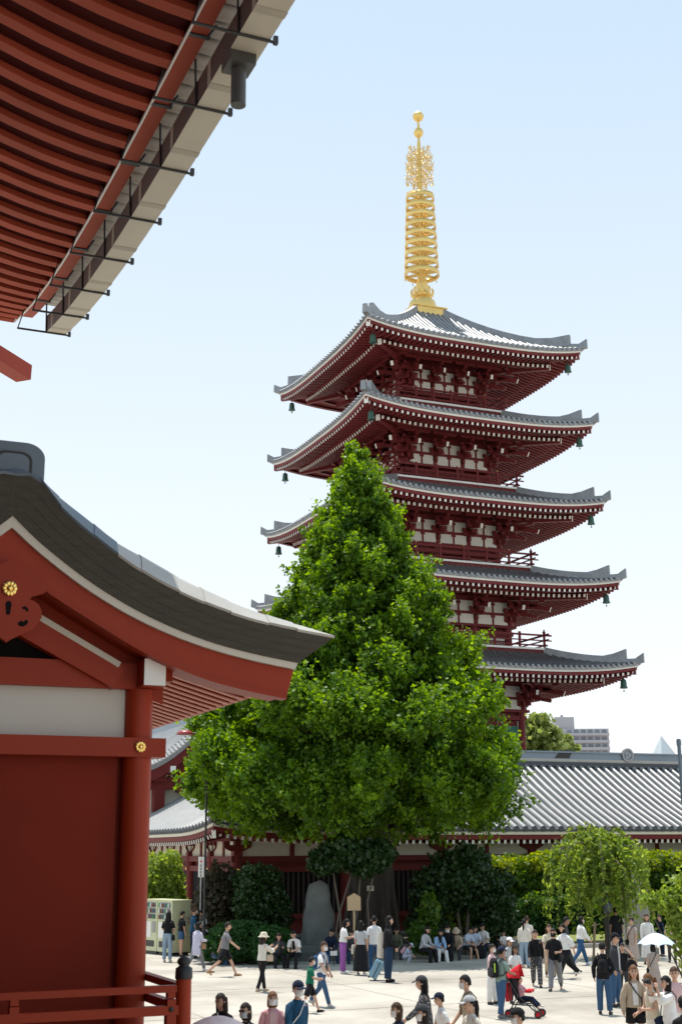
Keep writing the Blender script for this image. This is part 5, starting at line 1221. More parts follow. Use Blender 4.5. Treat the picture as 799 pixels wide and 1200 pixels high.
def trousers(o, c, t, ln=1.0, wide=1.0, nm='trousers'):
    k = o.k; m = MB(); a, b = o.rt*k, o.fw*k
    m.sweep([ring(o.T(0, 0, z), a, b, rx, ry) for z, rx, ry in ((.16, .138, .106), (.06, .150, .118), (-.03, .158, .122), (-.09, .12, .09))], 0, True)
    for L in o.leg:
        h, kn, an = L[0], L[1], L[2]
        if ln < .6:
            e = h+(kn-h)*(ln/.5); m.tube([h+(o.T(0, 0, .05)-h)*.3, h, e], [.1*k, .102*k, .088*k*wide], 10)
        else:
            e = kn+(an-kn)*((ln-.5)/.5); m.tube([h+(o.T(0, 0, .05)-h)*.3, h, h+(kn-h)*.5, kn, kn+(e-kn)*.5, e], [.1*k, .10*k, .086*k*wide**.6, .07*k*wide, .062*k*wide, .058*k*wide], 10)
    return m.build(nm, cloth(c), t, True)
def skirt(o, c, t, ln=.8, flare=1.2, nm='skirt'):
    k = o.k; m = MB(); a, b = o.rt*k, o.fw*k; L = []
    for z, rx, ry in ((.17, .132, .10), (.08, .148, .116), (0, .16, .126)): L.append(ring(o.T(0, 0, z), a, b, rx, ry, 18))
    for q in range(1, 6):
        f = q/5*ln; pts = []
        for lg in o.leg:
            pts.append(lg[0]+(lg[1]-lg[0])*min(1, f*2) if f <= .5 else lg[1]+(lg[2]-lg[1])*(f-.5)*2)
        mid = (pts[0]+pts[1])/2; sx = abs((pts[0]-pts[1]).x)/2/k; sy = abs((pts[0]-pts[1]).y)/2/k
        R2 = [mid+Vector((1, 0, 0))*k*(.10+.035*f*flare+sx)*(1+.05*math.sin(e*2.1))*math.cos(6.283*e/18)+Vector((0, 1, 0))*k*(.10+.05*f*flare+sy)*(1+.05*math.cos(e*2.1))*math.sin(6.283*e/18) for e in range(18)]
        L.append(R2)
    m.sweep(L, 0, True, caps=False); return m.build(nm, cloth(c), t, True)
def shoes(o, c, t):
    k = o.k
    for L in o.leg:
        m = MB(); d = L[3]-L[2]; d.z = 0 if L[2].z < .2*k+.3 else d.z; d.normalize(); s_ = Vector((d.y, -d.x, 0)).normalized(); u = s_.cross(d)
        c0 = L[2]+d*.055*k-Vector((0, 0, .03*k)) if d.z == 0 else L[2]+d*.06*k
        lo = []
        for y, w_, h in ((-.115, .018, .03), (-.09, .036, .055), (-.02, .042, .065), (.06, .048, .045), (.115, .042, .032), (.145, .018, .02)):
            lo.append([c0+d*(y*k)+s_*(w_*k*math.cos(6.283*e/8))+u*(h*k*(math.sin(6.283*e/8) if math.sin(6.283*e/8) > 0 else .62*math.sin(6.283*e/8)) - .012*k) for e in range(8)])
        m.sweep(lo, 0, True); m.build('shoe', cloth(c), t, True)
def hair(o, kind, c, t):
    k = o.k; cc, f, r, u = o.hc, o.hf, o.hr, o.hu; m = MB()
    H = lambda x, y, z: cc+(r*x+f*y+u*z)*k
    low = {'short': -.35, 'bob': -.75, 'long': -.6, 'pony': -.30, 'bun': -.30, 'bald': 0}.get(kind, -.35)
    def P(a, b):
        ph = 2*math.pi*a; x, y = math.cos(ph), math.sin(ph)
        zmin = .40+.10*math.sin(x*7+1.1) if y > .35 else lerp(low, .38, max(0, (y+.25)/.6)) if y > -.25 else low
        th = b*math.acos(max(-1, min(1, zmin))); z = math.cos(th); s_ = math.sin(th)
        w_ = 1.0+(.05*math.sin(9*ph+4*z)+.03*math.sin(23*ph-9*z))*s_
        return H(.091*x*s_*w_, .110*y*s_*w_-.006, .138*z+.004)
    m.grid(P, 18, 8)
    if kind in ('long',):
        lo = []
        for z, w_, d in ((.06, .088, .05), (-.06, .092, .055), (-.16, .098, .05), (-.26, .088, .04), (-.36, .062, .03), (-.42, .03, .018)):
            c0 = cc+(r*0-f*(.072+.02*min(1, -z*4 if z < 0 else 0)))*k+u*(z*k) if z > -.1 else cc+(-o.fw*(.082))*k+Vector((0, 0, z*k))
            lo.append(ring(c0, r*k, f*k, w_, d, 10))
        m.sweep(lo, 0, True)
        for s in (-1, 1): m.tube([H(s*.080, .0, .03), H(s*.084, -.01, -.08), H(s*.088, -.02, -.18), H(s*.075, -.02, -.27)], [.016*k, .022*k, .022*k, .006*k], 7)
    if kind == 'bob':
        lo = [ring(H(0, -.03, z), r*k, f*k, w_, d, 12) for z, w_, d in ((.08, .086, .075), (-.03, .097, .078), (-.11, .10, .07), (-.15, .085, .055))]; m.sweep(lo, 0, True)
    if kind == 'pony': m.tube([H(0, -.09, .03), H(0, -.15, .03), H(0, -.16, -.08), H(.01, -.15, -.2), H(.0, -.14, -.30)], [.03*k, .04*k, .042*k, .034*k, .008*k], 8)
    if kind == 'bun': m.ball(H(0, -.10, .07), .05*k, 8, 6)
    return m.build('hair', mat('hair_'+c, HC_[c], .6, .3, 16, spec=.22, bump=.5, bscale=30), t, True)
def hat(o, kind, c, t):
    k = o.k; cc, f, r, u = o.hc, o.hf, o.hr, o.hu; m = MB(); H = lambda x, y, z: cc+(r*x+f*y+u*z)*k
    if kind == 'cap':
        m.grid(lambda a, b: H(.097*math.cos(6.2832*a)*math.sin(b*1.5), .118*math.sin(6.2832*a)*math.sin(b*1.5)-.005, .05+.105*math.cos(b*1.5)), 16, 6)
        lo = [[H(x, .095+y, .058-.012*(x/.07)**2-z) for x in (-.075, -.04, 0, .04, .075)] for y, z in ((0, 0), (.05, .008), (.085, .02))]
        L2 = []
        for row, sc in zip(lo, (1, 1, .75)): L2.append([H(0, 0, 0)+(p-H(0, 0, 0)) for p in row])
        m.strip(L2[0], L2[1]); m.strip(L2[1], L2[2]); D = Vector((0, 0, -.008*k)); m.strip([p+D for p in L2[1]], [p+D for p in L2[0]]); m.strip([p+D for p in L2[2]], [p+D for p in L2[1]]); m.strip(L2[2], [p+D for p in L2[2]])
        return m.build('cap', cloth(c), t, True)
    m.sweep([ring(H(0, -.005, z), r*k, f*k, a, a*1.12, 18) for z, a in ((.01, .165), (.018, .162), (.065, .106), (.12, .098), (.155, .075), (.165, .02))], 0, True); return m.build('bucket_hat', cloth(c), t, True)
def mask(o, c, t):
    k = o.k; cc, f, r, u = o.hc, o.hf, o.hr, o.hu
    m = MB(); m.grid(lambda a, b: cc+(r*(.082*math.sin((a-.5)*2.3))+f*(.002+.112*math.cos((a-.5)*2.3)*(1-.28*abs(b-.55)))+u*(-.10+.105*b))*k, 8, 5); return m.build('face_mask', cloth(c), t, True)
def glasses(o, t):
    k = o.k; cc, f, r, u = o.hc, o.hf, o.hr, o.hu; m = MB()
    for s in (-1, 1):
        m.prism([(.026*math.cos(6.283*e/8), .02*math.sin(6.283*e/8)) for e in range(8)], lambda a, b, d: cc+(r*(s*.034+a)+f*(.094+d)+u*(.012+b))*k, 0, .006)
        m.bar(cc+(r*(s*.06)+f*.09+u*.016)*k, cc+(r*(s*.084)+f*.0+u*.016)*k, .005*k, .007*k)
    m.bar(cc+(r*-.012+f*.1+u*.016)*k, cc+(r*.012+f*.1+u*.016)*k, .005*k, .005*k); m.build('sunglasses', BLACK, t, True)
GRP = 'visitors in the temple court'
PEOPLE = []
def ground_px(x, y, z=0.0): return at_z(x, y, z)
def person(label, x, fy=None, hy=None, head=270, H=None, pose=None, top=('white', 'short'), bot=('trousers', 'black'), hairs=('short', 'black'), shoe='charcoal', hem=-.02, loose=1.05, skin=None, cap=None, msk=None, glass=False, inner=None, dress=False, base=0.0, gap=0):
    if fy is not None:
        loc = ground_px(x, fy, base); D = loc.x*math.sin(YAW)+loc.y*math.cos(YAW)
        if H is None: H = at_d(x, hy, D).z-base
    else:
        H = H or 1.62; q = at_z(x, hy, H); loc = Vector((q.x, q.y, 0))
    k = H/1.73; d = screen_dir(head); rz = math.atan2(d.y, d.x)-math.pi/2
    t = thing('person', label, 'person', (loc.x, loc.y, base), GRP, rz)
    o = make_pose(k, **(pose or {})); o.t, o.rz, o.loc = t, rz, loc
    body_mesh(o, skin or SKIN, t)
    kind = bot[0]
    if kind == 'trousers': trousers(o, bot[1], t, *(bot[2:] or (.97,)))
    elif kind == 'shorts': trousers(o, bot[1], t, *(bot[2:] or (.38, 1.1)), nm='shorts')
    elif kind == 'skirt': skirt(o, bot[1], t, *(bot[2:] or (.85,)))
    shirt(o, top[0], top[1], hem, t, loose, top[2] if len(top) > 2 else 'shirt', inner)
    if hairs and hairs[0] != 'none': hair(o, hairs[0], hairs[1], t)
    shoes(o, shoe, t)
    if cap: hat(o, cap[0], cap[1], t)
    if msk: mask(o, msk, t)
    if glass: glasses(o, t)
    return o
def item(name, label, cat, o, lp):
    """a thing carried by a person, placed at lp in the person's own frame"""
    w_ = rotz(Vector(lp), o.rz)+Vector((o.loc.x, o.loc.y, o.t.location.z)); return thing(name, label, cat, tuple(w_), None, o.rz), Vector(lp)
def backpack(o, c, label, sz=1.0, accent=None):
    k = o.k; p = o.T(0, -.21, .12); t, lp = item('backpack', label, 'backpack', o, p)
    m = MB(); a, b = o.rt*k*sz, o.fw*k*sz; u = o.up*k*sz
    m.sweep([ring(u*z, a, b, rx, ry, 12) for z, rx, ry in ((-.06, .10, .06), (-.04, .15, .10), (.12, .155, .10), (.28, .14, .085), (.36, .10, .06), (.38, .03, .02))], 0, True); m.build('bag', cloth(c), t, True)
    m = MB(); m.sweep([ring(u*z-b*.09, a, b, rx, .045, 10) for z, rx in ((-.03, .07), (.0, .11), (.13, .11), (.17, .06))], 0, True); m.build('pocket', cloth(accent or c), t, True)
    for s in (-1, 1):
        q = [o.T(s*.11, -.12, .44)-lp, o.T(s*.115, -.02, .53)-lp, o.T(s*.12, .11, .42)-lp, o.T(s*.13, .13, .25)-lp, o.T(s*.16, -.02, .12)-lp, o.T(s*.12, -.12, .1)-lp]; MB().tube(q, .017*k, 6).build('strap', cloth(accent or c), t, True)
def bag(o, c, label, side=1, z=-.05, y=.08, strap=True, nm='shoulder_bag', w_=.13, h=.10, x=.21, cross=True, sc='black'):
    k = o.k; p = o.T(side*x, y, z); t, lp = item(nm, label, 'bag', o, p)
    m = MB(); a, b, u = o.rt*k, o.fw*k, o.up*k
    m.sweep([ring(u*zz, b, a, rx, ry, 10) for zz, rx, ry in ((-h, w_*.7, .03), (-h*.9, w_, .055), (h*.6, w_*.92, .045), (h, w_*.75, .02))], 0, True); m.build('bag', cloth(c), t, True)
    if strap:
        s2 = -side if cross else side
        q = [u*h*.9, o.T(side*.15, .12, .15)-lp, o.T(side*.02 if cross else side*.16, .145, .3)-lp, o.T(s2*.11, .08, .50)-lp, o.T(s2*.11, -.03, .535)-lp, o.T(s2*.06, -.13, .42)-lp, o.T(side*.08, -.15, .2)-lp, u*h*.8-b*.1]
        MB().tube(q, .011*k, 6).build('strap', cloth(sc), t, True)
def phone(o, label, which=1):
    k = o.k; p = o.arm[which][3]+(o.arm[which][3]-o.arm[which][2])*.4; t, lp = item('phone', label, 'phone', o, p)
    MB().box((0, 0, .03*k), (.075*k, .012*k, .15*k)).build('case', BLACK, t, True); MB().box((0, -.008*k, .03*k), (.066*k, .004*k, .135*k)).build('screen', mat('phone_glass', (.05, .06, .08), .1), t, True)
WALK = dict(lean=4, legs=((24, 6, 2), (-20, 22, 2)), arms=((-18, 8, 14, 0), (20, 8, 22, 0)))
WALK2 = dict(lean=4, legs=((-20, 22, 2), (24, 6, 2)), arms=((20, 8, 22, 0), (-18, 8, 14, 0)))
STRIDE = dict(lean=6, legs=((30, 8, 2), (-26, 26, 2)), arms=((-25, 10, 12, 0), (38, 8, 20, 0)))
STAND = dict(lean=2, legs=((3, 2, 4), (-3, 2, 4)), arms=((3, 9, 12, 0), (3, 9, 12, 0)))
TALK = dict(lean=4, legs=((4, 2, 4), (-4, 3, 4)), arms=((10, 10, 85, 15), (8, 10, 60, 10)))
LOOKPH = dict(lean=5, legs=((3, 2, 4), (-3, 2, 4)), arms=((18, 6, 88, 22), (20, 6, 86, 22)), head=(0, 22))
SIT = dict(lean=14, legs=((84, 78, 8), (86, 84, 8)), arms=((30, 8, 55, 18), (30, 8, 55, 18)), pelvis=.45, head=(0, 14))
SIT2 = dict(lean=22, legs=((82, 70, 10), (88, 92, 6)), arms=((36, 10, 40, 20), (42, 8, 55, 24)), pelvis=.45, head=(10, 18))
SQUAT = dict(lean=30, legs=((110, 132, 12), (105, 128, 12)), arms=((55, 10, 30, 15), (55, 10, 35, 15)), pelvis=.27, head=(0, 20))
def pz_(base, **k): d = dict(base); d.update(k); return d
# ---- by the vending machines
o = person('woman with long black hair in a black tee and light jeans at the vending machines', 196, 1127.5, 1068, 80, top=('black', 'short'), bot=('trousers', 'lightjean', .97, 1.15), hairs=('long', 'black'), shoe='offwhite', pose=TALK, hem=.04)
bag(o, 'black', 'black bag hanging at the hip of the woman in light jeans', 1, -.1, 0)
person('slim person in a black top and denim shorts beside the vending machine', 212, 1121, 1067.5, 35, top=('black', 'short'), bot=('shorts', 'jean', .3), hairs=('short', 'black'), pose=STAND, hem=.03)
person('dark haired person in white mostly hidden between the vending machine customers', 220, 1119, 1067, 95, top=('white', 'short'), bot=('trousers', 'charcoal'), pose=STAND)
person('brown haired man in a teal tee and white mask by the vending machines', 226, 1123, 1063.5, 20, top=('teal', 'short'), bot=('trousers', 'navy'), hairs=('short', 'brown'), msk='white', pose=STAND)
o = person('man in a white tee reading his phone right of the vending machines', 240, 1123, 1066, 195, top=('white', 'short'), bot=('trousers', 'navy'), skin=SKIN_D, pose=LOOKPH); phone(o, 'phone held by the man in white near the vending machines')
o = person('woman in a long pale lavender tunic over dark leggings with her back to us', 230, 1138, 1079, 50, top=('lavender', 'long', 'tunic'), bot=('trousers', 'grey'), hairs=('bob', 'black'), shoe='white', hem=-.34, loose=1.15, pose=pz_(WALK2, arms=((10, 8, 60, 15), (18, 8, 70, 15))))
bag(o, 'tan', 'tan handbag on the arm of the woman in the lavender tunic', 1, -.02, .2, x=.16, strap=False, nm='handbag')
person('person in dark print clothes sitting low beside the clipped bush', 251, 1131, None, 20, H=1.6, top=('black*', 'long', 'jacket'), bot=('trousers', 'jean'), shoe='white', pose=pz_(SIT, pelvis=.35))
person('man in a grey tee and black shorts striding past in sandals', 263, 1144.5, 1077.5, 5, top=('grey', 'short'), bot=('shorts', 'black', .42, 1.15), hairs=('short', 'dark'), shoe='tan', pose=STRIDE, loose=1.1)
o = person('person in a pale blue shirt crouching with bowed head in the shade', 279, 1129, None, 300, H=1.62, top=('paleblue', 'long'), bot=('trousers', 'charcoal'), pose=pz_(SQUAT, head=(0, 40)), shoe='white')
o = person('woman in a beige bucket hat white blouse and black trousers taking a photo', 307, 1162.5, 1093, 40, top=('offwhite', 'half'), bot=('trousers', 'black', .97, .92), hairs=('long', 'dark'), cap=('hat', 'cream'), shoe='beige', hem=.0, loose=1.1, pose=dict(lean=2, legs=((14, 4, 2), (-12, 12, 2)), arms=((50, 6, 75, 10), (52, 6, 70, 10))))
phone(o, 'phone raised by the woman in the beige bucket hat'); bag(o, 'beige', 'beige bag carried in front of the woman in the bucket hat', 1, .08, .16, x=.18, strap=False, nm='handbag')
o = person('young woman in black with white sneakers sitting and holding up her phone', 326, 1134, None, 280, H=1.6, top=('charcoal', 'long'), bot=('trousers', 'black'), hairs=('long', 'dark'), shoe='white', pose=pz_(SIT, arms=((40, 6, 85, 15), (40, 6, 80, 15)))); phone(o, 'phone held by the seated woman with white sneakers')
person('man in a black vest over white sleeves sitting beside the stone base', 347, 1134, None, 250, H=1.78, top=('white', 'short'), bot=('trousers', 'black'), pose=pz_(SIT2, arms=((30, 8, 75, 25), (30, 8, 75, 25))), inner='black', shoe='black')
# ---- middle walkers
person('boy in a green tee and black shorts walking beside the man with a lanyard', 363, 1187, 1119.5, 10, top=('green', 'short'), bot=('shorts', 'black', .42, 1.2), shoe='black', msk='white', pose=pz_(WALK, arms=((8, 8, 70, 10), (14, 8, 75, 12))))
o = person('man in a white tee and blue jeans walking with a mask and lanyard', 377, 1180, 1101, 330, top=('white', 'short'), bot=('trousers', 'jean', .97, .95), shoe='lightgrey', msk='white', hairs=('short', 'brown'), pose=pz_(WALK2, arms=((10, 10, 20, 0), (30, 14, 12, 0))), hem=-.04)
t, lp = item('lanyard', 'dark lanyard pouch hanging on the chest of the man in white', 'lanyard', o, o.T(0, .13, .12)); MB().box((0, .02, 0), (.085, .02, .14)).build('pouch', BLACK, t, True); MB().tube([Vector((0, .01, .07)), o.T(-.06, .10, .47)-lp, o.T(0, -.08, .54)-lp, o.T(.06, .10, .47)-lp, Vector((0, .01, .07))], .007, 5).build('cord', cloth('navy'), t, True)
backpack(o, 'blue', 'small blue backpack on the man with the lanyard', .8)
o = person('woman in purple trousers and a white tee looking at her phone', 402, 1141, 1076.5, 10, top=('white', 'short'), bot=('trousers', 'purple', .97, 1.35), hairs=('long', 'black'), shoe='white', hem=.06, pose=LOOKPH); phone(o, 'phone held by the woman in purple trousers')
o = person('woman with very long black hair in a grey print top and long black skirt', 423, 1143, 1079, 70, top=('lightgrey*', 'short'), bot=('skirt', 'black', .93, 1.4), hairs=('long', 'black'), shoe='white', hem=.04, pose=STAND)
bag(o, 'offwhite', 'white tote bag held by the woman in the long black skirt', -1, -.12, .05, strap=False, nm='tote_bag', w_=.15, h=.15, x=.28)
person('tall man in a white tee and blue jeans seen from behind under the ginkgo', 439, 1141, 1073.5, 90, top=('white', 'short'), bot=('trousers', 'blue'), hem=-.06, loose=1.12, pose=STAND)
o = person('young man in a black jacket and wide navy trousers pulling a suitcase', 455, 1151, 1073.5, 15, top=('black', 'long', 'jacket'), bot=('trousers', 'darkjean', .97, 1.6), hairs=('bob', 'black'), shoe='black', hem=-.06, loose=1.1, pose=pz_(STAND, arms=((-12, 14, 10, 0), (4, 10, 30, 0))))
bag(o, 'offwhite', 'long cream canvas bag on the shoulder of the man in the black jacket', -1, .02, -.16, w_=.12, h=.34, x=.12, nm='canvas_bag', strap=False)
sc = ground_px(435, 1149); d = screen_dir(0)
t = thing('suitcase', 'light blue wheeled suitcase tilted behind the young man in black', 'suitcase', (sc.x, sc.y, 0), None, math.atan2(d.y, d.x)-math.pi/2)
tilt = Matrix.Rotation(R_(-28), 3, 'X')
sb_ = mat('suitcase_shell', (.22, .40, .52), .35, .06, 4)
m = MB(); lo = [[tilt @ Vector((x, y, z))+Vector((0, 0, .03)) for x, y in ((-.2*a, -.125*a), (.2*a, -.125*a), (.2*a, .125*a), (-.2*a, .125*a))] for z, a in ((.06, .9), (.09, 1), (.56, 1), (.60, .9))]; m.sweep(lo); sh = m.build('shell', sb_, t, True)
for q in range(5): MB().box(tilt @ Vector((-.14+.07*q, -.128, .33))+Vector((0, 0, .03)), (.022, .012, .44), rot=tilt).build('rib', sb_, sh, True)
MB().box(tilt @ Vector((.204, 0, .33))+Vector((0, 0, .03)), (.012, .02, .5), rot=tilt).build('zip_band', cloth('navy'), sh, True)
for s in (-1, 1):
    MB().tube([tilt @ Vector((s*.10, .09, .6))+Vector((0, 0, .03)), tilt @ Vector((s*.10, .09, 1.0))+Vector((0, 0, .03))], .011, 6).build('handle_rod', STONE_L, t, True)
    for y in (-.1, .1): MB().lathe([(.035, -.015), (.035, .015)], 10, (0, 0, 0)).build('wheel', BLACK, t, True).location = tilt @ Vector((s*.16, y, .04))+Vector((0, 0, .03))
MB().tube([tilt @ Vector((-.11, .09, 1.0))+Vector((0, 0, .03)), tilt @ Vector((.11, .09, 1.0))+Vector((0, 0, .03))], .014, 6).build('handle_grip', BLACK, t, True)
# ---- seated along the kerb
person('person in dark jeans sitting half hidden behind the woman in purple trousers', 411, 1129, None, 280, H=1.6, top=('charcoal', 'long'), bot=('trousers', 'darkjean'), pose=SIT, shoe='white')
o = person('small child in a pale blue cap crouching near the suitcase', 474, 1127, None, 340, H=1.12, top=('paleblue', 'short'), bot=('trousers', 'paleblue'), cap=('cap', 'paleblue'), pose=SQUAT, shoe='white'); backpack(o, 'pink', 'pink backpack of the child in the pale blue cap', .9)
person('seated person in a light grey jacket and black trousers leftmost on the shaded kerb', 496, 1127.5, None, 320, H=1.72, top=('lightgrey', 'long', 'jacket'), bot=('trousers', 'black', .97, 1.2), pose=SIT, shoe='black', hairs=('bob', 'black'))
person('seated person in a sky blue shirt and white trousers on the shaded kerb', 513, 1126.5, None, 290, H=1.62, top=('skyblue', 'long'), bot=('trousers', 'white', .97, 1.1), pose=SIT2, shoe='white', hairs=('long', 'black'))
person('seated person all in black with a white face mask on the shaded kerb', 527, 1125.5, None, 250, H=1.72, top=('black', 'long'), bot=('trousers', 'black', .97, 1.2), msk='white', pose=SIT, shoe='lightgrey')
person('seated boy in a pale blue shirt and shorts bending over his hands', 546, 1123.5, None, 310, H=1.62, top=('paleblue', 'short'), bot=('shorts', 'charcoal', .45), pose=SIT2, shoe='beige')
o = person('seated girl with long dark hair in a pale shirt and dark skirt on the kerb', 557, 1122.5, None, 270, H=1.6, top=('paleblue', 'short'), bot=('skirt', 'black', .8), hairs=('long', 'black'), pose=SIT, shoe='black')
bl_ = ground_px(563, 1123.5); t = thing('backpack', 'large black backpack standing on the ground before the seated girl', 'backpack', tuple(bl_)); m = MB(); m.sweep([ring(Vector((0, 0, z)), Vector((1, 0, 0)), Vector((0, 1, 0)), a, b, 12) for z, a, b in ((0, .15, .1), (.04, .2, .14), (.3, .2, .14), (.44, .14, .1), (.47, .04, .03))], 0, True); m.build('bag', cloth('black'), t, True); MB().tube([(-.05, 0, .45), (0, 0, .52), (.05, 0, .45)], .012, 6).build('carry_loop', cloth('black'), t, True)
person('seated person in an olive bucket hat and white tee at the kerb end', 580, 1118, None, 300, H=1.66, top=('white', 'short'), bot=('trousers', 'charcoal'), cap=('hat', 'dullgreen'), pose=SIT2, shoe='black', hairs=('long', 'chestnut'))
person('person in a yellow tee sitting behind the one in the olive bucket hat', 592, 1115, None, 200, H=1.62, top=('yellow', 'short'), bot=('trousers', 'black'), pose=pz_(SIT2, lean=35), shoe='black', hairs=('short', 'dark'))
person('small child in a white tee sitting in front of the person in yellow', 591, 1121, None, 260, H=1.15, top=('white', 'short'), bot=('shorts', 'grey', .45), pose=pz_(SIT, pelvis=.6), shoe='white')
person('seated person in an olive top reading on the kerb beside the crouching child', 466, 1124, None, 260, H=1.62, top=('dullgreen', 'long'), bot=('trousers', 'charcoal'), pose=SIT2, shoe='grey', hairs=('short', 'dark'))
person('seated man in a dark jacket between the stone base and the walking man', 386, 1128.5, None, 285, H=1.7, top=('navy', 'long', 'jacket'), bot=('trousers', 'darkjean'), pose=SIT2, shoe='grey')
person('seated woman in a beige top and beige bucket hat on the shaded kerb', 537, 1124.5, None, 250, H=1.58, top=('beige', 'short'), bot=('trousers', 'charcoal'), cap=('hat', 'beige'), pose=SIT2, shoe='black', hairs=('bob', 'dark'))
person('seated man in a white shirt and navy trousers beside the black backpack', 569, 1120.5, None, 240, H=1.7, top=('white', 'short'), bot=('trousers', 'navy'), pose=SIT2, shoe='charcoal')
# ---- family with the stroller
person('woman in a pink top and white trousers behind the man in the cap', 577, 1177, 1106.5, 330, top=('palepink', 'long'), bot=('trousers', 'white', .97, 1.3), hairs=('bun', 'dark'), msk='white', pose=STAND, hem=.0)
o = person('man in a navy cap green-grey tee and blue jeans wearing a backpack', 588, 1193, 1110, 25, top=('sage', 'short'), bot=('trousers', 'jean', .97, 1.15), cap=('cap', 'navy'), hairs=('short', 'black'), skin=SKIN_D, shoe='grey', pose=pz_(STAND, arms=((20, 8, 40, 0), (28, 8, 45, 5)), legs=((6, 2, 6), (-8, 4, 6))), hem=-.05); backpack(o, 'black', 'black backpack with a lime stripe on the man in the navy cap', 1.1, 'charcoal')
t, lp = item('bag_tag', 'lime green tag on the black backpack of the man in the cap', 'tag', o, o.T(.145, -.27, .3)); MB().box((0, 0, 0), (.02, .025, .2)).build('ribbon', mat('lime', (.42, .60, .04), .5), t, True)
person('woman with sunglasses in a white top and maroon trousers behind the stroller', 604, 1176, 1107.5, 300, top=('white', 'short'), bot=('trousers', 'maroon', .97, 1.2), hairs=('long', 'dark'), glass=True, skin=SKIN_D, pose=TALK, hem=-.05)
person('man in a white cap standing behind the woman with sunglasses', 598, 1165, 1099, 300, top=('lightgrey', 'short'), bot=('trousers', 'charcoal'), cap=('cap', 'white'), skin=SKIN_D, pose=STAND)
sp_ = ground_px(612, 1192); d = screen_dir(-20); rz = math.atan2(d.y, d.x)-math.pi/2
st_ = thing('stroller', 'red and black baby stroller with a toddler in it', 'stroller', (sp_.x, sp_.y, 0), None, rz)
RC = cloth('red'); STM = mat('stroller_frame', (.03, .03, .032), .4)
m = MB()
for s in (-1, 1): m.tube([(s*.22, -.28, .09), (s*.22, -.05, .5), (s*.21, -.35, 1.0)], .016, 7); m.tube([(s*.2, .42, .09), (s*.22, -.05, .5)], .016, 7); m.tube([(s*.2, .42, .09), (s*.2, .30, .28), (s*.2, -.2, .3)], .014, 6)
m.tube([(-.21, -.35, 1.0), (.21, -.35, 1.0)], .018, 7); m.tube([(-.22, -.28, .09), (.22, -.28, .09)], .012, 6); m.build('frame', STM, st_, True)
MB().sweep([[Vector((-.17, y, z)), Vector((.17, y, z)), Vector((.17, y+dy, z+.05)), Vector((-.17, y+dy, z+.05))] for y, z, dy in ((.26, .36, 0), (0, .34, 0), (-.12, .42, .05), (-.26, .88, .05))]).build('seat', cloth('black'), st_, True)
MB().grid(lambda a, b: Vector((.22*math.cos(math.pi*a), -.22-.20*math.sin(math.pi*a)*math.cos(b*1.4)+.25*math.sin(b*1.9), .82+.30*math.sin(b*1.6)*math.sin(math.pi*a)+.06)), 12, 6).build('canopy', RC, st_, True)
MB().sweep([[Vector((x, y, z)) for x, z in ((-.2, .56), (.2, .56), (.2, .62), (-.2, .62))] for y in (.12, .26)]).build('tray', RC, st_, True)
MB().box((0, -.32, .55), (.36, .06, .40)).build('back_pocket', RC, st_, True)
for sx in (-.22, .22):
    for sy in (-.28, .42):
        wme = MB(); wme.lathe([(.055, -.03), (.09, -.03), (.095, 0), (.09, .03), (.055, .03)], 14); wh = wme.build('wheel', BLACK, st_, True); wh.rotation_euler = (0, math.pi/2, 0); wh.location = (sx, sy, .095)
        h2_ = MB(); h2_.lathe([(.0, -.034), (.05, -.034), (.05, .034), (0, .034)], 12); hb_ = h2_.build('hub', RC, wh, True)
o = person('toddler in a pink top and dark jeans sitting in the red stroller', 612, 1192, None, -20, H=.98, top=('pink', 'long'), bot=('trousers', 'navy'), hairs=('bun', 'dark'), pose=dict(lean=-8, legs=((88, 40, 8), (88, 45, 8)), arms=((40, 10, 40, 10), (40, 10, 40, 10)), pelvis=.78), shoe='offwhite')
# ---- right-hand walkers
person('woman with a ponytail in a pale top and light blue jeans seen from behind', 615, 1134, 1077, 70, top=('offwhite', 'long'), bot=('trousers', 'lightjean', .97, 1.3), hairs=('pony', 'black'), pose=STAND, shoe='grey', loose=1.15)
person('brown haired man mostly hidden behind the woman with the ponytail', 619, 1130, 1073.5, 90, top=('offwhite', 'short'), bot=('trousers', 'charcoal'), hairs=('short', 'brown'), pose=STAND)
o = person('woman in a black sweatshirt and grey patterned trousers walking towards us', 629, 1156.5, 1087.5, 262, top=('black', 'long'), bot=('trousers', 'charcoal*', .97, 1.25), hairs=('pony', 'dark'), pose=WALK, shoe='black', loose=1.1, hem=.02)
bag(o, 'charcoal', 'flat grey pouch hanging before the woman in the black sweatshirt', -1, -.1, .13, x=.02, w_=.11, h=.14)
o = person('man in a black tee grey trousers and black mask walking towards us', 651, 1160.5, 1085.5, 255, top=('black', 'short'), bot=('trousers', 'grey', .97, 1.2), hairs=('short', 'dark'), msk='black', pose=pz_(WALK2, arms=((8, 8, 85, 20), (8, 10, 15, 0))), shoe='charcoal', hem=-.06, loose=1.12)
bag(o, 'black', 'black bag clasped under the arm of the man with the black mask', -1, .02, .12, x=.16, w_=.16, h=.12, strap=False)
person('light haired woman partly hidden behind the man in the black mask', 645, 1146, 1081, 265, top=('cream', 'short'), bot=('trousers', 'beige'), hairs=('long', 'brown'), pose=WALK)
person('woman in a loose white blouse and black trousers walking left', 664, 1147, 1079.5, 205, top=('white', 'half'), bot=('trousers', 'black', .97, 1.35), hairs=('bob', 'black'), pose=STRIDE, shoe='white', loose=1.3, hem=.04)
person('dark haired man behind the woman in the loose white blouse', 663, 1140, 1072.5, 350, top=('charcoal', 'short'), bot=('trousers', 'charcoal'), skin=SKIN_D, pose=WALK)
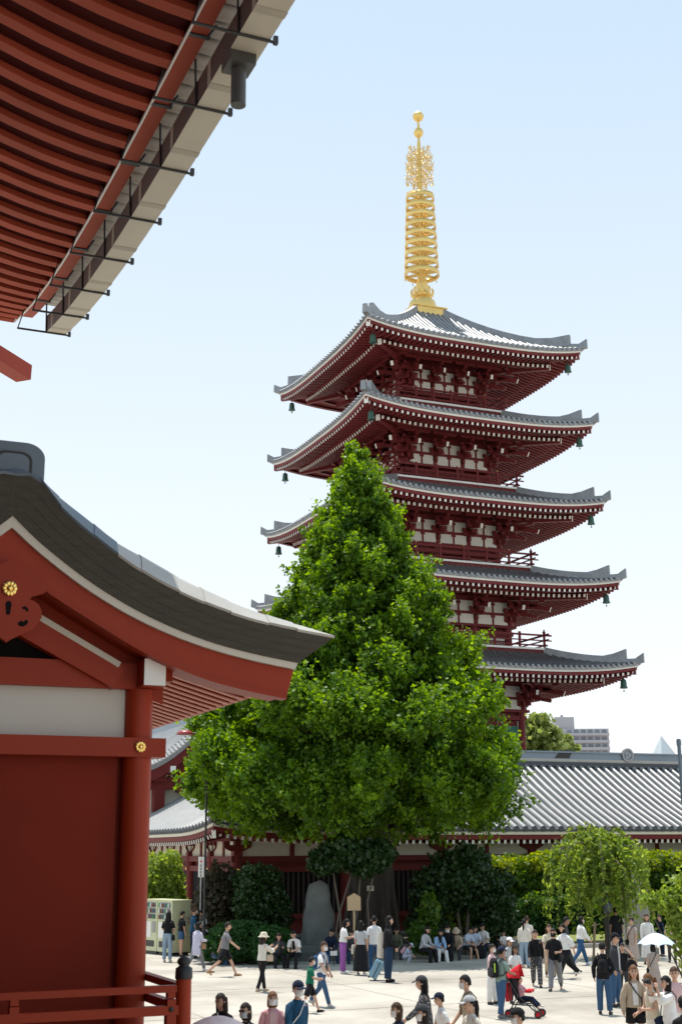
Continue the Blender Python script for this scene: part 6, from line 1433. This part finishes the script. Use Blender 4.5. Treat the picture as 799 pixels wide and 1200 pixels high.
person('person in a white long sleeved top and blue jeans walking right with a mask', 681, 1131, 1072.5, 20, top=('white', 'long'), bot=('trousers', 'blue', .97, 1.1), hairs=('bob', 'black'), msk='white', pose=pz_(WALK, arms=((25, 10, 30, 0), (20, 12, 25, 0))), shoe='paleblue', loose=1.15, hem=.02)
person('big man in a black tee seen from behind at the lawn edge', 724, 1123, 1063.5, 95, top=('black', 'short'), bot=('trousers', 'navy', .97, 1.2), hairs=('short', 'black'), skin=SKIN_D, pose=STAND, loose=1.25, hem=-.05)
o = person('woman in a taupe dress with a black crossbody strap near the lawn', 743, 1132, 1075.5, 215, top=('taupe', 'short', 'dress'), bot=('skirt', 'taupe', .75, 1.2), hairs=('bun', 'dark'), glass=True, pose=STAND, hem=-.05); bag(o, 'black', 'small black bag of the woman in the taupe dress', 1, -.08, .08)
person('woman in a white blouse and white skirt with a dark waistband near the right shrub', 760, 1130, 1071, 262, top=('white', 'long'), bot=('skirt', 'white', .8, 1.3), hairs=('bob', 'brown'), pose=STAND, hem=.1, inner='white')
person('person in pale clothes behind the bright shrub at the right edge', 788, 1128, 1075, 250, top=('palepink', 'short'), bot=('trousers', 'charcoal'), hairs=('long', 'dark'), pose=STAND)
person('person in dark clothes standing in the hedge shade at the right edge', 776, 1121, 1072, 200, top=('navy', 'long'), bot=('trousers', 'navy'), hairs=('short', 'dark'), pose=STAND)
# ---- group with the umbrella
o = person('man in a black jacket and jeans with a small backpack and his back turned', 709, 1189, 1104.5, 75, top=('black', 'long', 'jacket'), bot=('trousers', 'jean', .97, 1.2), pose=pz_(STAND, arms=((2, 18, 20, 0), (-2, 20, 30, 30))), loose=1.12, hem=-.08, shoe='charcoal'); backpack(o, 'black', 'small black backpack on the man in the black jacket', .75)
person('man in a black cap and dark jacket talking beside the man with the backpack', 722, 1180, 1094, 330, top=('charcoal', 'long', 'jacket'), bot=('trousers', 'jean', .97, 1.2), cap=('cap', 'black'), pose=STAND, inner='lightgrey', hem=-.1)
person('man shading his eyes with a raised arm beside the man in the black cap', 732, 1174, 1105.5, 255, top=('black', 'short'), bot=('trousers', 'charcoal'), pose=pz_(STAND, arms=((85, 40, 110, 40), (4, 9, 12, 0)), head=(10, -6)))
person('boy in a black tee and blue shorts seen from behind in the right hand group', 741, 1168, 1116, 95, top=('black', 'short'), bot=('shorts', 'blue', .45, 1.2), pose=STAND, loose=1.15)
o = person('person in a striped beige dress walking away under the umbrella', 768, 1167, 1106, 85, top=('taupe', 'short', 'dress'), bot=('skirt', 'taupe', .92, 1.3), hairs=('bob', 'black'), pose=pz_(STAND, arms=((3, 9, 12, 0), (30, 8, 110, 5))), hem=-.05); bag(o, 'black', 'black crossbody bag of the person under the umbrella', -1, -.1, .1)
uh = o.arm[1][3]; t, lp = item('umbrella', 'open pale blue-white sun umbrella held up over the group at right', 'umbrella', o, uh)
UM = mat('umbrella_cloth', (.56, .66, .76), .6, .04, 2)
hz = at_d(772, 1094, o.loc.x*math.sin(YAW)+o.loc.y*math.cos(YAW)).z-uh.z
m = MB(); rU = .52
def umb(a, b):
    an = 6.28318*a; s_ = (a*8) % 1; sag = 1-.09*math.sin(math.pi*s_)*b
    return Vector((.0+rU*sag*b*math.cos(an), rU*sag*b*math.sin(an), hz-.30*b**1.8+.04*math.sin(math.pi*s_)*b*b))
m.grid(umb, 32, 7); cn = m.build('canopy', UM, t, True)
MB().tube([(0, 0, -.12), (0, 0, hz+.06)], .01, 6).build('shaft', STONE_L, t, True)
for q in range(8): MB().tube([umb(q/8, b_/4)-Vector((0, 0, .012)) for b_ in range(5)], .005, 4).build('rib', STONE_L, cn, True)
# ---- near figures along the lower edge, cut off by the frame
def near(label, x, hy, head, H=1.66, **k): return person(label, x, None, hy, head, H=H, **k)
near('woman with long dark hair in a black tee at the lower left edge', 262, 1160, 235, 1.64, top=('black', 'short'), hairs=('long', 'dark'), pose=WALK, loose=1.2, skin=SKIN_D)
near('woman in a black floral top with sunglasses and a grey mask at the lower edge', 291, 1171, 235, 1.6, top=('black*', 'short'), hairs=('bob', 'dark'), msk='lightgrey', glass=True, pose=WALK)
near('woman in a pink cardigan with bobbed brown hair and a white mask', 319, 1158, 280, 1.58, top=('pink', 'long', 'cardigan'), hairs=('bob', 'chestnut'), msk='white', inner='palepink', pose=WALK2)
o = near('man in a navy cap and teal sweatshirt with a white shoulder strap', 347, 1146, 300, 1.74, top=('teal', 'long'), hairs=('short', 'black'), cap=('cap', 'navy'), msk='white', pose=WALK, loose=1.15, bot=('trousers', 'navy')); bag(o, 'charcoal', 'dark bag on the white strap of the man in the teal sweatshirt', 1, -.05, .1, sc='white')
near('woman with brown tied hair in a dark purple print top at the lower edge', 469, 1171, 200, 1.56, top=('navy*', 'short'), hairs=('bob', 'brown'), msk='white', pose=WALK)
near('woman in a dark cap and long dotted grey coat with hair down her back', 498, 1141, 175, 1.64, top=('charcoal*', 'long', 'coat'), hairs=('long', 'black'), cap=('cap', 'charcoal'), pose=pz_(WALK, arms=((35, 10, 20, 0), (10, 8, 15, 0))), loose=1.15, hem=-.4)
near('person in a dark cap and white mask before the woman in the dotted coat', 499, 1174, 200, 1.6, top=('dullgreen', 'short'), hairs=('bob', 'dark'), cap=('cap', 'charcoal'), msk='white', pose=WALK)
near('boy in a white tee and dark cap behind the woman in the dotted coat', 518, 1161, 190, 1.42, top=('white', 'short'), hairs=('short', 'black'), cap=('cap', 'navy'), pose=WALK)
o = near('man with thick short hair and an olive strap walking left at the lower edge', 549, 1139, 190, 1.72, top=('beige', 'short'), hairs=('short', 'black'), msk='white', pose=WALK); bag(o, 'dullgreen', 'olive bag slung on the man with thick short hair', 1, 0, -.1, sc='dullgreen')
near('woman in a white and grey cap with a dark ponytail and cream tee', 553, 1164, 205, 1.58, top=('offwhite', 'short'), hairs=('pony', 'black'), cap=('cap', 'lightgrey'), pose=WALK, loose=1.15)
near('person in a black cap and white mask looking left below the stroller', 611, 1178, 195, 1.62, top=('navy', 'short'), hairs=('short', 'black'), cap=('cap', 'black'), msk='white', pose=WALK)
o = near('young woman in a beige cardigan white tank and black shorts at lower right', 741, 1131, 265, 1.66, top=('beige', 'long', 'cardigan'), bot=('shorts', 'black', .3, 1.15), hairs=('long', 'chestnut'), inner='white', pose=pz_(STAND, arms=((8, 10, 70, 15), (0, 16, 12, 0))), loose=1.2, hem=.02); bag(o, 'black', 'black crossbody bag of the young woman in the beige cardigan', -1, -.02, .1); phone(o, 'phone in a clear case held by the young woman in the beige cardigan', 0)
near('woman in sunglasses with tied brown hair and a cream skirt at lower right', 762, 1141, 200, 1.62, top=('cream', 'none'), bot=('skirt', 'offwhite', .8), hairs=('pony', 'chestnut'), glass=True, pose=TALK)
o = near('woman in a white dress holding a camera up to her face at lower right', 782, 1144, 190, 1.6, top=('white', 'half', 'dress'), bot=('skirt', 'white', .8), hairs=('bob', 'black'), pose=pz_(STAND, arms=((75, 14, 100, 15), (75, 14, 100, 15))), loose=1.15); bag(o, 'navy', 'navy crossbody bag of the woman in the white dress', 1, -.05, .1, w_=.16, h=.11)
t, lp = item('camera', 'small dark camera held up by the woman in the white dress', 'camera', o, o.arm[1][3]+Vector((-.06, .06, .03))); MB().box((0, 0, 0), (.13, .05, .085)).build('camera_body', BLACK, t, True); m = MB(); m.tube([(0, .02, 0), (0, .09, 0)], .032, 10); m.build('lens', BLACK, t, True)
o = near('woman with tied brown hair in a pink top at the far lower right', 789, 1133, 255, 1.66, top=('palepink', 'short'), bot=('trousers', 'white'), hairs=('bun', 'brown'), pose=STAND, loose=1.15)
near('person in a black top cut off by the lower right corner', 801, 1168, 100, 1.64, top=('black', 'short'), hairs=('short', 'black'), pose=STAND, loose=1.25)
# pink parasol just entering the lower edge
q = at_z(255, 1190, 1.95); t = thing('parasol', 'pale pink parasol just entering the lower edge beside the railing post', 'umbrella', (q.x, q.y, 0))
m = MB(); m.grid(lambda a, b: Vector((.55*b*math.cos(6.28318*a), .55*b*math.sin(6.28318*a), 1.95-.28*b**1.8)), 24, 6); cn = m.build('canopy', cloth('parasol'), t, True); MB().tube([(0, 0, .9), (0, 0, 1.98)], .01, 6).build('shaft', STONE_L, t, True)

# grow the skinned bodies in one go, then merge in head and hands
for ob, o, skin, t, Rr in PENDING:
    bpy.context.view_layer.objects.active = ob
    lay = ob.data.skin_vertices
    if len(lay) == 0:
        bm = bmesh.new(); bm.from_mesh(ob.data); bm.verts.layers.skin.verify(); bm.to_mesh(ob.data); bm.free(); lay = ob.data.skin_vertices
    for i, r in enumerate(Rr): lay[0].data[i].radius = (r, r); lay[0].data[i].use_root = (i == 0)
    ss = ob.modifiers.new('smooth', 'SUBSURF'); ss.levels = 1; ss.render_levels = 1
bpy.context.view_layer.update(); dg = bpy.context.evaluated_depsgraph_get()
for ob, o, skin, t, Rr in PENDING:
    ev = ob.evaluated_get(dg); me = ev.to_mesh(); m = MB()
    m.add([tuple(v.co) for v in me.vertices], [tuple(p.vertices) for p in me.polygons], 0, True); ev.to_mesh_clear()
    head_geo(o, m); hand_geo(o, m); o.mb = m
for ob, o, skin, t, Rr in PENDING:
    old = ob.data; bpy.data.objects.remove(ob); bpy.data.meshes.remove(old); o.mb.build('body', [skin, EYEM, LIP], t, True)
